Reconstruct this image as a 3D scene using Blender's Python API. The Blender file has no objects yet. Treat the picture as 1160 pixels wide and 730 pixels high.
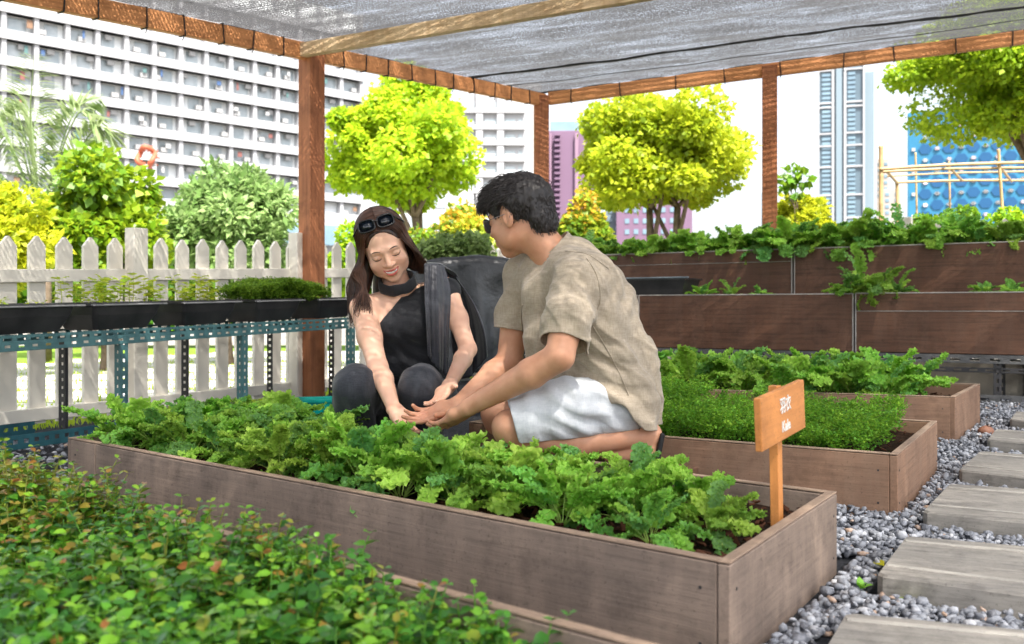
import bpy, math, random
import numpy as np
import openvdb
from mathutils import Vector, Matrix, noise
from mathutils.bvhtree import BVHTree
rnd = random.Random(7); NR = np.random.default_rng(11)
SC = bpy.context.scene; COL = SC.collection
F, CH, YH = 1100.0, 0.6, 350.0        # focal length in photo pixels, eye height, horizon row

def A(*v): return np.array(v, float)
def P(u, v, Y): return A((u-580)*Y/F, Y, CH-(v-YH)*Y/F)      # a point the tape-measure way: direction and distance
def G(u, v, z=0.0): return P(u, v, (CH-z)*F/(v-YH))
def nrm(v): v = np.asarray(v, float); return v/max(1e-9, np.linalg.norm(v))
UP = A(0, 0, 1)

# ------------------------------------------------------------ object plumbing
def props(o, label=None, cat=None, group=None, kind=None):
    if label: o['label'] = label
    if cat: o['category'] = cat
    if group: o['group'] = group
    if kind: o['kind'] = kind
    return o
def thing(name, label, cat, base=(0, 0, 0), group=None):
    o = bpy.data.objects.new(name, None); COL.objects.link(o)
    o.location = Vector(base); o.empty_display_size = .1
    return props(o, label, cat, group)
def wloc(o):
    v = Vector((0, 0, 0))
    while o is not None: v = v + o.location; o = o.parent
    return v
def raw(name, V, Fc, mat, parent=None, base=None, smooth=False, mi=None, attrs=None, sub=0):
    V = np.asarray(V, float).reshape(-1, 3)
    off = A(*wloc(parent)) if parent is not None else (A(*base) if base is not None else A(0, 0, 0))
    me = bpy.data.meshes.new(name)
    if isinstance(Fc, np.ndarray):
        k = Fc.shape[1]; n = len(Fc)
        me.vertices.add(len(V)); me.vertices.foreach_set('co', (V-off).astype(np.float32).ravel())
        me.loops.add(n*k); me.loops.foreach_set('vertex_index', Fc.astype(np.int32).ravel())
        me.polygons.add(n); me.polygons.foreach_set('loop_start', np.arange(0, n*k, k, dtype=np.int32))
        me.update(calc_edges=True)
    else:
        me.from_pydata([tuple(p) for p in (V-off)], [], Fc); me.update()
    for m in (mat if isinstance(mat, (list, tuple)) else [mat]): me.materials.append(m)
    if mi is not None: me.polygons.foreach_set('material_index', np.asarray(mi, np.int32))
    if smooth: me.polygons.foreach_set('use_smooth', np.ones(len(me.polygons), bool))
    if attrs:
        for k, a in attrs.items():
            a = np.asarray(a, np.float32)
            if a.ndim == 2: me.attributes.new(k, 'FLOAT_VECTOR', 'POINT').data.foreach_set('vector', a.ravel())
            else: me.attributes.new(k, 'FLOAT', 'POINT').data.foreach_set('value', a.ravel())
    o = bpy.data.objects.new(name, me); COL.objects.link(o)
    if parent is not None: o.parent = parent
    elif base is not None: o.location = Vector(base)
    return o
def dup(root, loc, rz=0, label=None, scale=1):
    r = root.copy(); COL.objects.link(r); r.location = Vector(loc); r.rotation_euler = (0, 0, rz); r.scale = (scale,)*3
    if label: r['label'] = label
    for ch in root.children:
        c = ch.copy(); COL.objects.link(c); c.parent = r
    return r

class MB:
    """gathers boxes, tubes and sheets; build() links them as ONE mesh"""
    def __init__(s): s.V = []; s.F = []; s.L = []; s.M = []; s.T = []
    def add(s, V, Fc, L=None, m=0, t=.5):
        n = len(s.V); s.V += [tuple(p) for p in V]; s.F += [tuple(i+n for i in f) for f in Fc]
        s.L += [tuple(p) for p in (L if L is not None else V)]; s.M += [m]*len(Fc)
        s.T += list(t) if hasattr(t, '__len__') else [t]*len(V)
    def box(s, c, ax, h, bev=.003, m=0, off=None, t=.5):
        c = A(*c); ax = [nrm(a) for a in ax]; b = min(bev, min(h)*.45)
        V = []; L = []; idx = {}
        off = A(*off) if off is not None else A(rnd.uniform(0, 9), rnd.uniform(0, 9), rnd.uniform(0, 9))
        for i in (0, 1):
            for j in (0, 1):
                for k in (0, 1):
                    sg = (2*i-1, 2*j-1, 2*k-1)
                    for d in range(3):
                        q = [sg[e]*(h[e]-(0 if e == d else b)) for e in range(3)]
                        idx[(i, j, k, d)] = len(V)
                        V.append(c+ax[0]*q[0]+ax[1]*q[1]+ax[2]*q[2]); L.append(A(*q)+off)
        Fc = []
        for d in range(3):
            e, f = (d+1) % 3, (d+2) % 3
            for sg in (0, 1):
                r = []
                for (x, y) in ((0, 0), (1, 0), (1, 1), (0, 1)):
                    t_ = [0, 0, 0]; t_[d] = sg; t_[e] = x; t_[f] = y; r.append(idx[(*t_, d)])
                Fc.append(r if sg else r[::-1])
            for x in (0, 1):
                for y in (0, 1):       # edges parallel to axis d
                    a = [0, 0, 0]; a[e] = x; a[f] = y; b2 = list(a); b2[d] = 1
                    r = [idx[(*a, e)], idx[(*b2, e)], idx[(*b2, f)], idx[(*a, f)]]
                    Fc.append(r if x != y else r[::-1])
        for i in (0, 1):
            for j in (0, 1):
                for k in (0, 1):
                    r = [idx[(i, j, k, 0)], idx[(i, j, k, 1)], idx[(i, j, k, 2)]]
                    Fc.append(r if (i+j+k) % 2 else r[::-1])
        s.add(V, Fc, L, m, t)
    def plank(s, p0, p1, wid, thick, widdir=UP, **k):
        """board from p0 to p1 (centre line), wid along widdir"""
        p0 = A(*p0); p1 = A(*p1); a = nrm(p1-p0); w = nrm(np.asarray(widdir, float)-a*np.dot(widdir, a)); c = np.cross(a, w)
        s.box((p0+p1)/2, (a, w, c), (np.linalg.norm(p1-p0)/2, wid/2, thick/2), **k)
    def tube(s, pts, rad, n=8, m=0, cap=True, t=.5):
        pts = [A(*p) for p in pts]; N = len(pts)
        if not hasattr(rad, '__len__'): rad = [rad]*N
        V = []; Fc = []; L = []; ref = None; s_ = 0
        for i, p in enumerate(pts):
            d = nrm(pts[min(i+1, N-1)]-pts[max(i-1, 0)])
            if ref is None: ref = nrm(np.cross(d, A(.3, .2, 1) if abs(d[2]) < .9 else A(1, .2, 0)))
            ref = nrm(ref-d*np.dot(ref, d)); b = np.cross(d, ref)
            if i: s_ += np.linalg.norm(p-pts[i-1])
            for k in range(n):
                a = 2*math.pi*k/n; V.append(p+rad[i]*(math.cos(a)*ref+math.sin(a)*b)); L.append((s_, math.cos(a)*rad[i], math.sin(a)*rad[i]))
        for i in range(N-1):
            for k in range(n):
                a, b_ = i*n+k, i*n+(k+1) % n
                Fc.append((a, b_, b_+n, a+n))
        if cap: Fc.append(tuple(range(n))[::-1]); Fc.append(tuple((N-1)*n+k for k in range(n)))
        s.add(V, Fc, L, m, t)
    def grid(s, fn, nu, nv, m=0, L=None, t=.5):
        V = [fn(i/nu, j/nv) for j in range(nv+1) for i in range(nu+1)]
        Fc = [(j*(nu+1)+i, j*(nu+1)+i+1, (j+1)*(nu+1)+i+1, (j+1)*(nu+1)+i) for j in range(nv) for i in range(nu)]
        s.add(V, Fc, L, m, t)
    def build(s, name, mat, parent=None, base=None, smooth=False):
        return raw(name, s.V, s.F, mat, parent, base, smooth, s.M if isinstance(mat, (list, tuple)) else None, {'loc3': s.L, 'tint': s.T})

def crom(pts, n=6):
    pts = [A(*p) for p in pts]; out = []
    for i in range(len(pts)-1):
        p0, p1, p2, p3 = pts[max(i-1, 0)], pts[i], pts[i+1], pts[min(i+2, len(pts)-1)]
        for k in range(n):
            t = k/n
            out.append(.5*((2*p1)+(-p0+p2)*t+(2*p0-5*p1+4*p2-p3)*t*t+(-p0+3*p1-3*p2+p3)*t**3))
    out.append(pts[-1]); return out

# ------------------------------------------------------------ materials
def N(nt, typ, **k):
    n = nt.nodes.new(typ)
    for a, v in k.items(): setattr(n, a, v)
    return n
def lk(nt, a, b): nt.links.new(a, b)
def rgb(c): return (c[0], c[1], c[2], 1)
def mathn(nt, op, a, b=None, c=None):
    n = N(nt, 'ShaderNodeMath', operation=op)
    for i, x in enumerate((a, b, c)):
        if x is None: continue
        if hasattr(x, 'links'): lk(nt, x, n.inputs[i])
        else: n.inputs[i].default_value = x
    return n.outputs[0]
def mixc(nt, f, a, b, blend='MIX'):
    n = N(nt, 'ShaderNodeMix', data_type='RGBA', blend_type=blend)
    for s, x in ((n.inputs[0], f), (n.inputs[6], a), (n.inputs[7], b)):
        if hasattr(x, 'links'): lk(nt, x, s)
        else: s.default_value = x if not isinstance(x, tuple) else rgb(x)
    return n.outputs[2]
def noi(nt, vec, scale, detail=4, rough=.6, stretch=None):
    if stretch is not None:
        m = N(nt, 'ShaderNodeMapping'); m.inputs['Scale'].default_value = stretch; lk(nt, vec, m.inputs[0]); vec = m.outputs[0]
    n = N(nt, 'ShaderNodeTexNoise'); n.inputs['Scale'].default_value = scale; n.inputs['Detail'].default_value = detail
    n.inputs['Roughness'].default_value = rough; lk(nt, vec, n.inputs['Vector']); return n.outputs['Fac']
def ramp(nt, f, stops):
    r = N(nt, 'ShaderNodeValToRGB'); e = r.color_ramp.elements
    while len(e) < len(stops): e.new(.5)
    for i, (p, c) in enumerate(stops): e[i].position = p; e[i].color = rgb(c) if hasattr(c, '__len__') else (c, c, c, 1)
    lk(nt, f, r.inputs[0]); return r.outputs[0]
def bump(nt, h, bsdf, strength=.3, dist=.01):
    b = N(nt, 'ShaderNodeBump'); b.inputs['Strength'].default_value = strength; b.inputs['Distance'].default_value = dist
    lk(nt, h, b.inputs['Height']); lk(nt, b.outputs[0], bsdf.inputs['Normal']); return b
def base_mat(name, rough=.6, spec=.5, metal=0):
    m = bpy.data.materials.new(name); m.use_nodes = True; nt = m.node_tree; b = nt.nodes['Principled BSDF']
    b.inputs['Roughness'].default_value = rough; b.inputs['Specular IOR Level'].default_value = spec; b.inputs['Metallic'].default_value = metal
    return m, nt, b
def vec(nt, src='loc3'):
    if src == 'loc3': n = N(nt, 'ShaderNodeAttribute', attribute_name='loc3'); return n.outputs['Vector']
    n = N(nt, 'ShaderNodeTexCoord'); return n.outputs['Object']
def plain(name, c, c2=None, scale=12, rough=.6, spec=.4, metal=0, bmp=.15, src='loc3', stretch=None, detail=5, bd=.004):
    m, nt, b = base_mat(name, rough, spec, metal); v = vec(nt, src)
    f = noi(nt, v, scale, detail, stretch=stretch)
    c2 = c2 or tuple(x*.7 for x in c)
    lk(nt, ramp(nt, f, [(.3, c2), (.7, c)]), b.inputs['Base Color'])
    if bmp: bump(nt, noi(nt, v, scale*6, 3, stretch=stretch), b, bmp, bd)
    return m
def wood(name, c, c2, c3=None, grain=28, along=1.2, rough=.75, streak=0, spec=.25, stain=None):
    """grain runs along local x; c light, c2 dark"""
    m, nt, b = base_mat(name, rough, spec); v = vec(nt)
    g = noi(nt, v, grain, 6, .7, (along/grain*3, 1, 1))
    g2 = noi(nt, v, 3, 3, .5, (.5, 1.5, 1.5))
    col = ramp(nt, g, [(.32, c2), (.52, c), (.75, tuple(min(1, x*1.18) for x in c))])
    col = mixc(nt, mathn(nt, 'MULTIPLY', g2, .55), col, c3 or c2)
    if stain:      # weather runs down the face
        s = noi(nt, v, 6, 5, .65, (3.2, .35, 1)); col = mixc(nt, ramp(nt, s, [(.42, 0), (.62, stain[1])]), col, stain[0])
        s = noi(nt, v, 3, 5, .7); col = mixc(nt, ramp(nt, s, [(.45, 0), (.7, stain[1]*.8)]), col, c2)
    sp_ = noi(nt, v, 130, 3, .7); col = mixc(nt, ramp(nt, sp_, [(.60, 0), (.70, .45)]), col, tuple(x*.35 for x in c2))
    sp_ = noi(nt, v, 9, 6, .75); col = mixc(nt, ramp(nt, sp_, [(.52, 0), (.66, .35)]), col, tuple(x*.5 for x in c2))
    lk(nt, col, b.inputs['Base Color']); bump(nt, g, b, .35, .004); return m
def leafmat(name, c, c2, c3=None, trans=.35, rough=.45, spec=.35, veins=0, c4=None):
    """colour by the leaf's own tint attribute; light goes through the blade"""
    m, nt, b = base_mat(name, rough, spec)
    t = N(nt, 'ShaderNodeAttribute', attribute_name='tint').outputs['Fac']
    oi = N(nt, 'ShaderNodeObjectInfo').outputs['Random']
    st = [(0., c2), (.5, c), (1., c3 or c)] if c4 is None else [(0., c2), (.4, c), (.8, c3), (1., c4)]
    col = ramp(nt, t, st)
    hs = N(nt, 'ShaderNodeHueSaturation'); lk(nt, col, hs.inputs['Color'])
    lk(nt, mathn(nt, 'MULTIPLY_ADD', oi, .03, .485), hs.inputs['Hue']); lk(nt, mathn(nt, 'MULTIPLY_ADD', oi, .4, .8), hs.inputs['Value'])
    v = vec(nt, 'obj'); nf = noi(nt, v, 60, 3)
    col = mixc(nt, mathn(nt, 'MULTIPLY', nf, .5), hs.outputs[0], c2, 'MULTIPLY') if False else hs.outputs[0]
    lk(nt, col, b.inputs['Base Color'])
    tr = N(nt, 'ShaderNodeBsdfTranslucent')
    br = mixc(nt, .5, col, tuple(min(1, x*1.5+.02) for x in (c3 or c))); lk(nt, br, tr.inputs[0])
    mx = N(nt, 'ShaderNodeMixShader'); mx.inputs[0].default_value = trans
    lk(nt, b.outputs[0], mx.inputs[1]); lk(nt, tr.outputs[0], mx.inputs[2])
    out = nt.nodes['Material Output']; lk(nt, mx.outputs[0], out.inputs['Surface'])
    if veins: bump(nt, noi(nt, v, 220, 3), b, veins, .003)
    return m
def net_mat():
    m, nt, b = base_mat('shade_net', .8, .2); v = vec(nt)
    fine = noi(nt, v, 165, 2, .6, (.75, 1, 1)); mid = noi(nt, v, 9, 3, .6, (.25, 1, 1)); big = noi(nt, v, 1.3, 3)
    sx = N(nt, 'ShaderNodeSeparateXYZ'); lk(nt, v, sx.inputs[0])
    st = mathn(nt, 'SINE', mathn(nt, 'MULTIPLY_ADD', sx.outputs[1], 260., mathn(nt, 'MULTIPLY', mid, 9.)))
    st2 = mathn(nt, 'SINE', mathn(nt, 'MULTIPLY', sx.outputs[1], 27.))
    a = mathn(nt, 'ADD', fine, mathn(nt, 'MULTIPLY', mathn(nt, 'SUBTRACT', mid, .5), .34))
    a = mathn(nt, 'ADD', a, mathn(nt, 'MULTIPLY', st, .075)); a = mathn(nt, 'ADD', a, mathn(nt, 'MULTIPLY', st2, .018))
    a = mathn(nt, 'ADD', a, mathn(nt, 'MULTIPLY', mathn(nt, 'SUBTRACT', big, .5), .22))
    op = ramp(nt, a, [(.582, 0.), (.650, 1.)])
    op = mathn(nt, 'SUBTRACT', 1., op)            # 1 = strand
    lk(nt, ramp(nt, noi(nt, v, 70, 3, .6, (.4, 1, 1)), [(.3, (.010, .010, .011)), (.5, (.035, .035, .038)), (.72, (.16, .16, .17))]), b.inputs['Base Color'])
    tr = N(nt, 'ShaderNodeBsdfTranslucent'); tr.inputs[0].default_value = (.13, .13, .135, 1)
    ms = N(nt, 'ShaderNodeMixShader'); ms.inputs[0].default_value = .35; lk(nt, b.outputs[0], ms.inputs[1]); lk(nt, tr.outputs[0], ms.inputs[2])
    tp = N(nt, 'ShaderNodeBsdfTransparent'); mx = N(nt, 'ShaderNodeMixShader'); lk(nt, op, mx.inputs[0])
    lk(nt, tp.outputs[0], mx.inputs[1]); lk(nt, ms.outputs[0], mx.inputs[2]); lk(nt, mx.outputs[0], nt.nodes['Material Output'].inputs['Surface'])
    return m

M = {}
M['bed_a'] = wood('weathered_board_grey', (.250, .185, .145), (.150, .112, .090), (.29, .225, .18), grain=85, stain=((.33, .245, .190), .7))
M['bed_b'] = wood('board_brown', (.285, .165, .105), (.19, .110, .068), (.32, .20, .135), grain=85, stain=((.31, .205, .14), .55))
M['bed_c'] = wood('board_brown_dull', (.245, .142, .092), (.16, .092, .060), (.275, .175, .118), grain=85, stain=((.26, .165, .112), .5))
M['bed_top'] = wood('board_edge', (.42, .30, .215), (.24, .165, .12), grain=55)
M['wpc'] = wood('dark_wpc', (.125, .056, .031), (.045, .019, .010), (.165, .085, .052), grain=60, along=1.0, rough=.5, spec=.4, stain=((.16, .10, .07), .22))
M['seam'] = plain('pale_edging', (.50, .46, .42), rough=.5)
M['post'] = wood('red_post_timber', (.37, .135, .058), (.19, .06, .025), (.44, .19, .09), grain=50, rough=.55)
M['beam'] = wood('orange_beam_timber', (.60, .25, .095), (.38, .14, .05), (.62, .32, .14), grain=40, rough=.6)
M['rafter'] = wood('pale_rafter_timber', (.66, .48, .29), (.42, .27, .14), (.70, .56, .38), grain=32, rough=.7, stain=((.38, .21, .09), .4))
M['net'] = net_mat()
M['black_cord'] = plain('black_cord', (.02, .02, .02), rough=.6)
M['white_paint'] = plain('white_fence_paint', (.82, .77, .67), (.77, .72, .63), 5, rough=.55, bmp=.1)
M['teal'] = plain('teal_shelf_metal', (.075, .19, .20), (.05, .13, .14), 14, rough=.4, spec=.5, bmp=.1)
M['tealdk'] = plain('deep_teal_metal', (.025, .12, .145), (.015, .07, .09), 14, rough=.4, spec=.5, bmp=.1)
M['dkmetal'] = plain('dark_slotted_metal', (.028, .030, .034), (.05, .045, .045), 20, rough=.45, spec=.5, bmp=.1)
M['grmetal'] = plain('grey_slotted_metal', (.14, .14, .14), (.08, .08, .08), 14, rough=.45, spec=.5, bmp=.1)
M['tray'] = plain('black_plastic', (.060, .058, .057), (.025, .025, .026), 7, rough=.30, spec=.5, bmp=.12)
M['soil'] = plain('dark_soil', (.060, .032, .020), (.018, .011, .008), 30, rough=.95, spec=.1, bmp=.9, bd=.02, src='obj')
M['chip'] = plain('bark_chip', (.12, .048, .026), (.035, .016, .010), 25, rough=.9, spec=.1, bmp=.3)
M['teal_box'] = plain('teal_plastic', (.0, .24, .20), (.0, .20, .17), 4, rough=.35, bmp=0)
M['tarp'] = plain('black_tarpaulin', (.035, .040, .047), (.018, .020, .024), 5, rough=.38, spec=.55, bmp=.4, src='obj', bd=.01)
M['sign'] = wood('orange_sign_wood', (.62, .245, .068), (.47, .165, .04), (.68, .30, .10), grain=45, rough=.45)
M['white_text'] = plain('white_lettering', (.85, .82, .76), (.8, .76, .7), rough=.5, bmp=0)
M['bamboo'] = plain('bamboo_cane', (.52, .36, .18), (.36, .23, .10), 9, rough=.45)
def stone_mat():
    m, nt, b = base_mat('pebble', .7, .3); t = N(nt, 'ShaderNodeAttribute', attribute_name='tint').outputs['Fac']; v = vec(nt, 'obj')
    col = ramp(nt, t, [(0., (.07, .073, .083)), (.35, (.19, .203, .232)), (.7, (.35, .365, .40)), (.93, (.58, .58, .59)), (1., (.40, .27, .19))])
    col = mixc(nt, noi(nt, v, 90, 4), col, (.05, .055, .06), 'MIX') if False else col
    n = noi(nt, v, 120, 4); col = mixc(nt, ramp(nt, n, [(.4, 0), (.8, .5)]), col, (.5, .5, .52))
    lk(nt, col, b.inputs['Base Color']); bump(nt, n, b, .4, .004); return m
M['pebble'] = stone_mat()
M['gravel_bed'] = plain('gravel_fines', (.13, .135, .15), (.05, .052, .06), 55, rough=.9, spec=.1, bmp=1., src='obj', bd=.03)
M['slab'] = wood('timber_look_concrete', (.28, .26, .23), (.13, .12, .105), (.36, .335, .30), grain=75, along=1.1, rough=.85)
M['slab_line'] = wood('pale_slab_rib', (.46, .43, .385), (.30, .28, .245), grain=60, rough=.85)
def ground_mat():
    m, nt, b = base_mat('outer_ground', .95, .1); v = vec(nt, 'obj'); n = noi(nt, v, .6, 8)
    lk(nt, ramp(nt, n, [(.35, (.18, .17, .15)), (.65, (.30, .28, .25))]), b.inputs['Base Color']); return m
M['ground'] = ground_mat()
M['lawn'] = plain('lawn_green', (.19, .30, .035), (.10, .19, .02), 22, rough=.9, spec=.1, bmp=.6, src='obj')
M['paver'] = plain('white_paver', (.62, .60, .57), (.5, .48, .45), 6, rough=.8, src='obj')
M['kale'] = leafmat('kale_leaf', (.20, .43, .055), (.125, .31, .105), (.38, .60, .08), .38, .5, .3, .25, c4=(.48, .58, .18))
M['parsley'] = leafmat('parsley_leaf', (.11, .28, .018), (.035, .12, .010), (.31, .50, .045), .35, .5, .3)
M['herb'] = leafmat('herb_leaf', (.075, .21, .018), (.022, .085, .014), (.23, .42, .03), .20, .30, .55, c4=(.26, .075, .028))
M['lime'] = leafmat('lime_foliage', (.31, .46, .018), (.13, .25, .012), (.60, .66, .030), .5, .5, .3)
M['lime2'] = leafmat('yellowgreen_foliage', (.24, .39, .014), (.09, .20, .010), (.46, .56, .025), .5, .5, .3)
M['green'] = leafmat('green_foliage', (.10, .22, .012), (.035, .10, .008), (.28, .40, .02), .35, .45, .35)
M['bush'] = leafmat('bush_foliage', (.13, .30, .012), (.03, .11, .008), (.42, .52, .02), .35, .38, .45)
M['silver'] = leafmat('silvery_foliage', (.18, .30, .080), (.07, .15, .030), (.38, .50, .20), .32, .45, .35)
M['croton'] = leafmat('yellow_foliage', (.40, .50, .015), (.17, .28, .01), (.70, .70, .03), .42, .45, .35)
M['hedge'] = leafmat('hedge_foliage', (.13, .25, .016), (.035, .10, .008), (.42, .46, .03), .3, .45, .35, c4=(.75, .33, .04))
M['palm'] = leafmat('palm_foliage', (.20, .30, .11), (.10, .17, .05), (.40, .46, .24), .35, .5, .3)
M['seedling'] = leafmat('seedling_leaf', (.36, .52, .03), (.20, .34, .02), (.62, .70, .06), .5, .45, .3, c4=(.55, .26, .05))
M['bark'] = plain('grey_bark', (.22, .165, .12), (.10, .075, .05), 20, rough=.9, spec=.1, bmp=.8)
# ------------------------------------------------------------ raised beds
def offset_quad(c, d):
    """move the four sides of a quad inward by d"""
    n = 4; out = []
    for i in range(n):
        p, q, r = c[i-1], c[i], c[(i+1) % n]
        a = nrm(q-p); b = nrm(r-q); na = A(-a[1], a[0], 0); nb = A(-b[1], b[0], 0)
        det = a[0]*(-b[1])+b[0]*a[1]
        w = (q+nb*d)-(q+na*d); t = (w[0]*(-b[1])+b[0]*w[1])/det
        out.append(q+na*d+a*t)
    return out
def soil_sheet(mb, q, z, nu=40, nv=16, amp=.012):
    def fn(a, b):
        p = (q[0]*(1-a)+q[1]*a)*(1-b)+(q[3]*(1-a)+q[2]*a)*b
        return (p[0], p[1], z+amp*noise.noise(Vector((p[0]*9, p[1]*9, 3)))+amp*.6*noise.noise(Vector((p[0]*31, p[1]*31, 1))))
    mb.grid(fn, nu, nv)
def chips(mb, q, z, n, s=(.004, .011)):
    for _ in range(n):
        a, b = rnd.random(), rnd.random(); p = (q[0]*(1-a)+q[1]*a)*(1-b)+(q[3]*(1-a)+q[2]*a)*b
        x = nrm(A(rnd.gauss(0, 1), rnd.gauss(0, 1), rnd.gauss(0, .4))); y = nrm(np.cross(x, A(rnd.gauss(0, .3), rnd.gauss(0, .3), 1))); l = rnd.uniform(*s)
        mb.box(A(p[0], p[1], z+.006+rnd.uniform(0, .008)), (x, y, np.cross(x, y)), (l, l*.5, l*.25), .001, m=1)
def raised_bed(fl, fr, br, h, mat, label, soilz, split=None, nchip=500, post_left=False, th=.022, mats=None):
    """corner points on the ground, anticlockwise from front left"""
    bl = fl+(br-fr); q = [A(p[0], p[1], 0) for p in (fl, fr, br, bl)]; qi = offset_quad(q, th); qm = offset_quad(q, th/2)
    t = thing('raised_bed', label, 'raised bed', (q[0]+q[2])/2)
    names = ['front_board', 'end_board', 'back_board', 'end_board']
    for i in range(4):
        a, b = qm[i], qm[(i+1) % 4]; d = nrm(b-a)
        if i % 2 == 0: a = a-d*(-th/2+.0005); b = b-d*(th/2+.0005)
        else: a = a-d*th/2; b = b+d*th/2
        mb = MB(); segs = [(0, 1)]
        if i == 0 and split: segs = [(0, split-.0012), (split+.0012, 1)]
        for s0, s1 in segs:
            mb.plank(a+(b-a)*s0+A(0, 0, h/2-.002), a+(b-a)*s1+A(0, 0, h/2-.002), h, th, bev=.002)
            mb.plank(a+(b-a)*s0+A(0, 0, h+.002), a+(b-a)*s1+A(0, 0, h+.002), .004, th-.001, bev=.001, m=1)
        mb.build(names[i], [mat, M['bed_top']], t)
        for e, sgn in ((a, 1), (b, -1)):            # nail heads near the corners
            if i in (0, 1):
                nb = MB(); out = A(d[1], -d[0], 0)
                for zz in (.25, .75):
                    pp = e+d*sgn*.03+out*(th/2)+A(0, 0, h*zz); nb.tube([pp-out*.002, pp+out*.0012], .003, 8)
                nb.build('nail_heads', M['dkmetal'], t)
    so = MB(); qs = offset_quad(q, th+.001); soil_sheet(so, qs, soilz); chips(so, qs, soilz, nchip); so.build('soil', [M['soil'], M['chip']], t, smooth=False)
    return t, qs
H1 = .186
b1fl, b1fr, b1br = A(-1.415, 3.095, 0), A(.3525, 1.57, 0), A(.729, 2.18, 0)
b2fl, b2fr, b2br = A(-.157, 3.527, 0), A(1.089, 2.741, 0), A(1.557, 3.555, 0)
b3fl, b3fr, b3br = A(.45, 4.86, 0), A(1.962, 4.30, 0), A(2.43, 5.04, 0)
bed1, q1 = raised_bed(b1fl, b1fr, b1br, H1, M['bed_a'], 'long grey brown raised bed of curly kale in front of the two people', .140, split=.07, nchip=1500)
bed2, q2 = raised_bed(b2fl, b2fr, b2br, H1, M['bed_b'], 'middle brown raised bed filled with low curly parsley behind the sign', .140, nchip=200)
bed3, q3 = raised_bed(b3fl, b3fr, b3br, .207, M['bed_c'], 'farthest raised bed on the ground with tall leafy kale below the dark terrace', .15, nchip=300)
e4 = nrm(A(.3765, .61, 0)); b4br, b4bl = A(.30, 1.085, 0), A(-1.9, 2.98, 0)
bed4, q4 = raised_bed(b4bl-e4*.85, b4br-e4*.85, b4br, H1, M['bed_a'], 'nearest raised bed with wooden rim under the leafy herbs at the bottom', .12, nchip=60)

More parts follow.
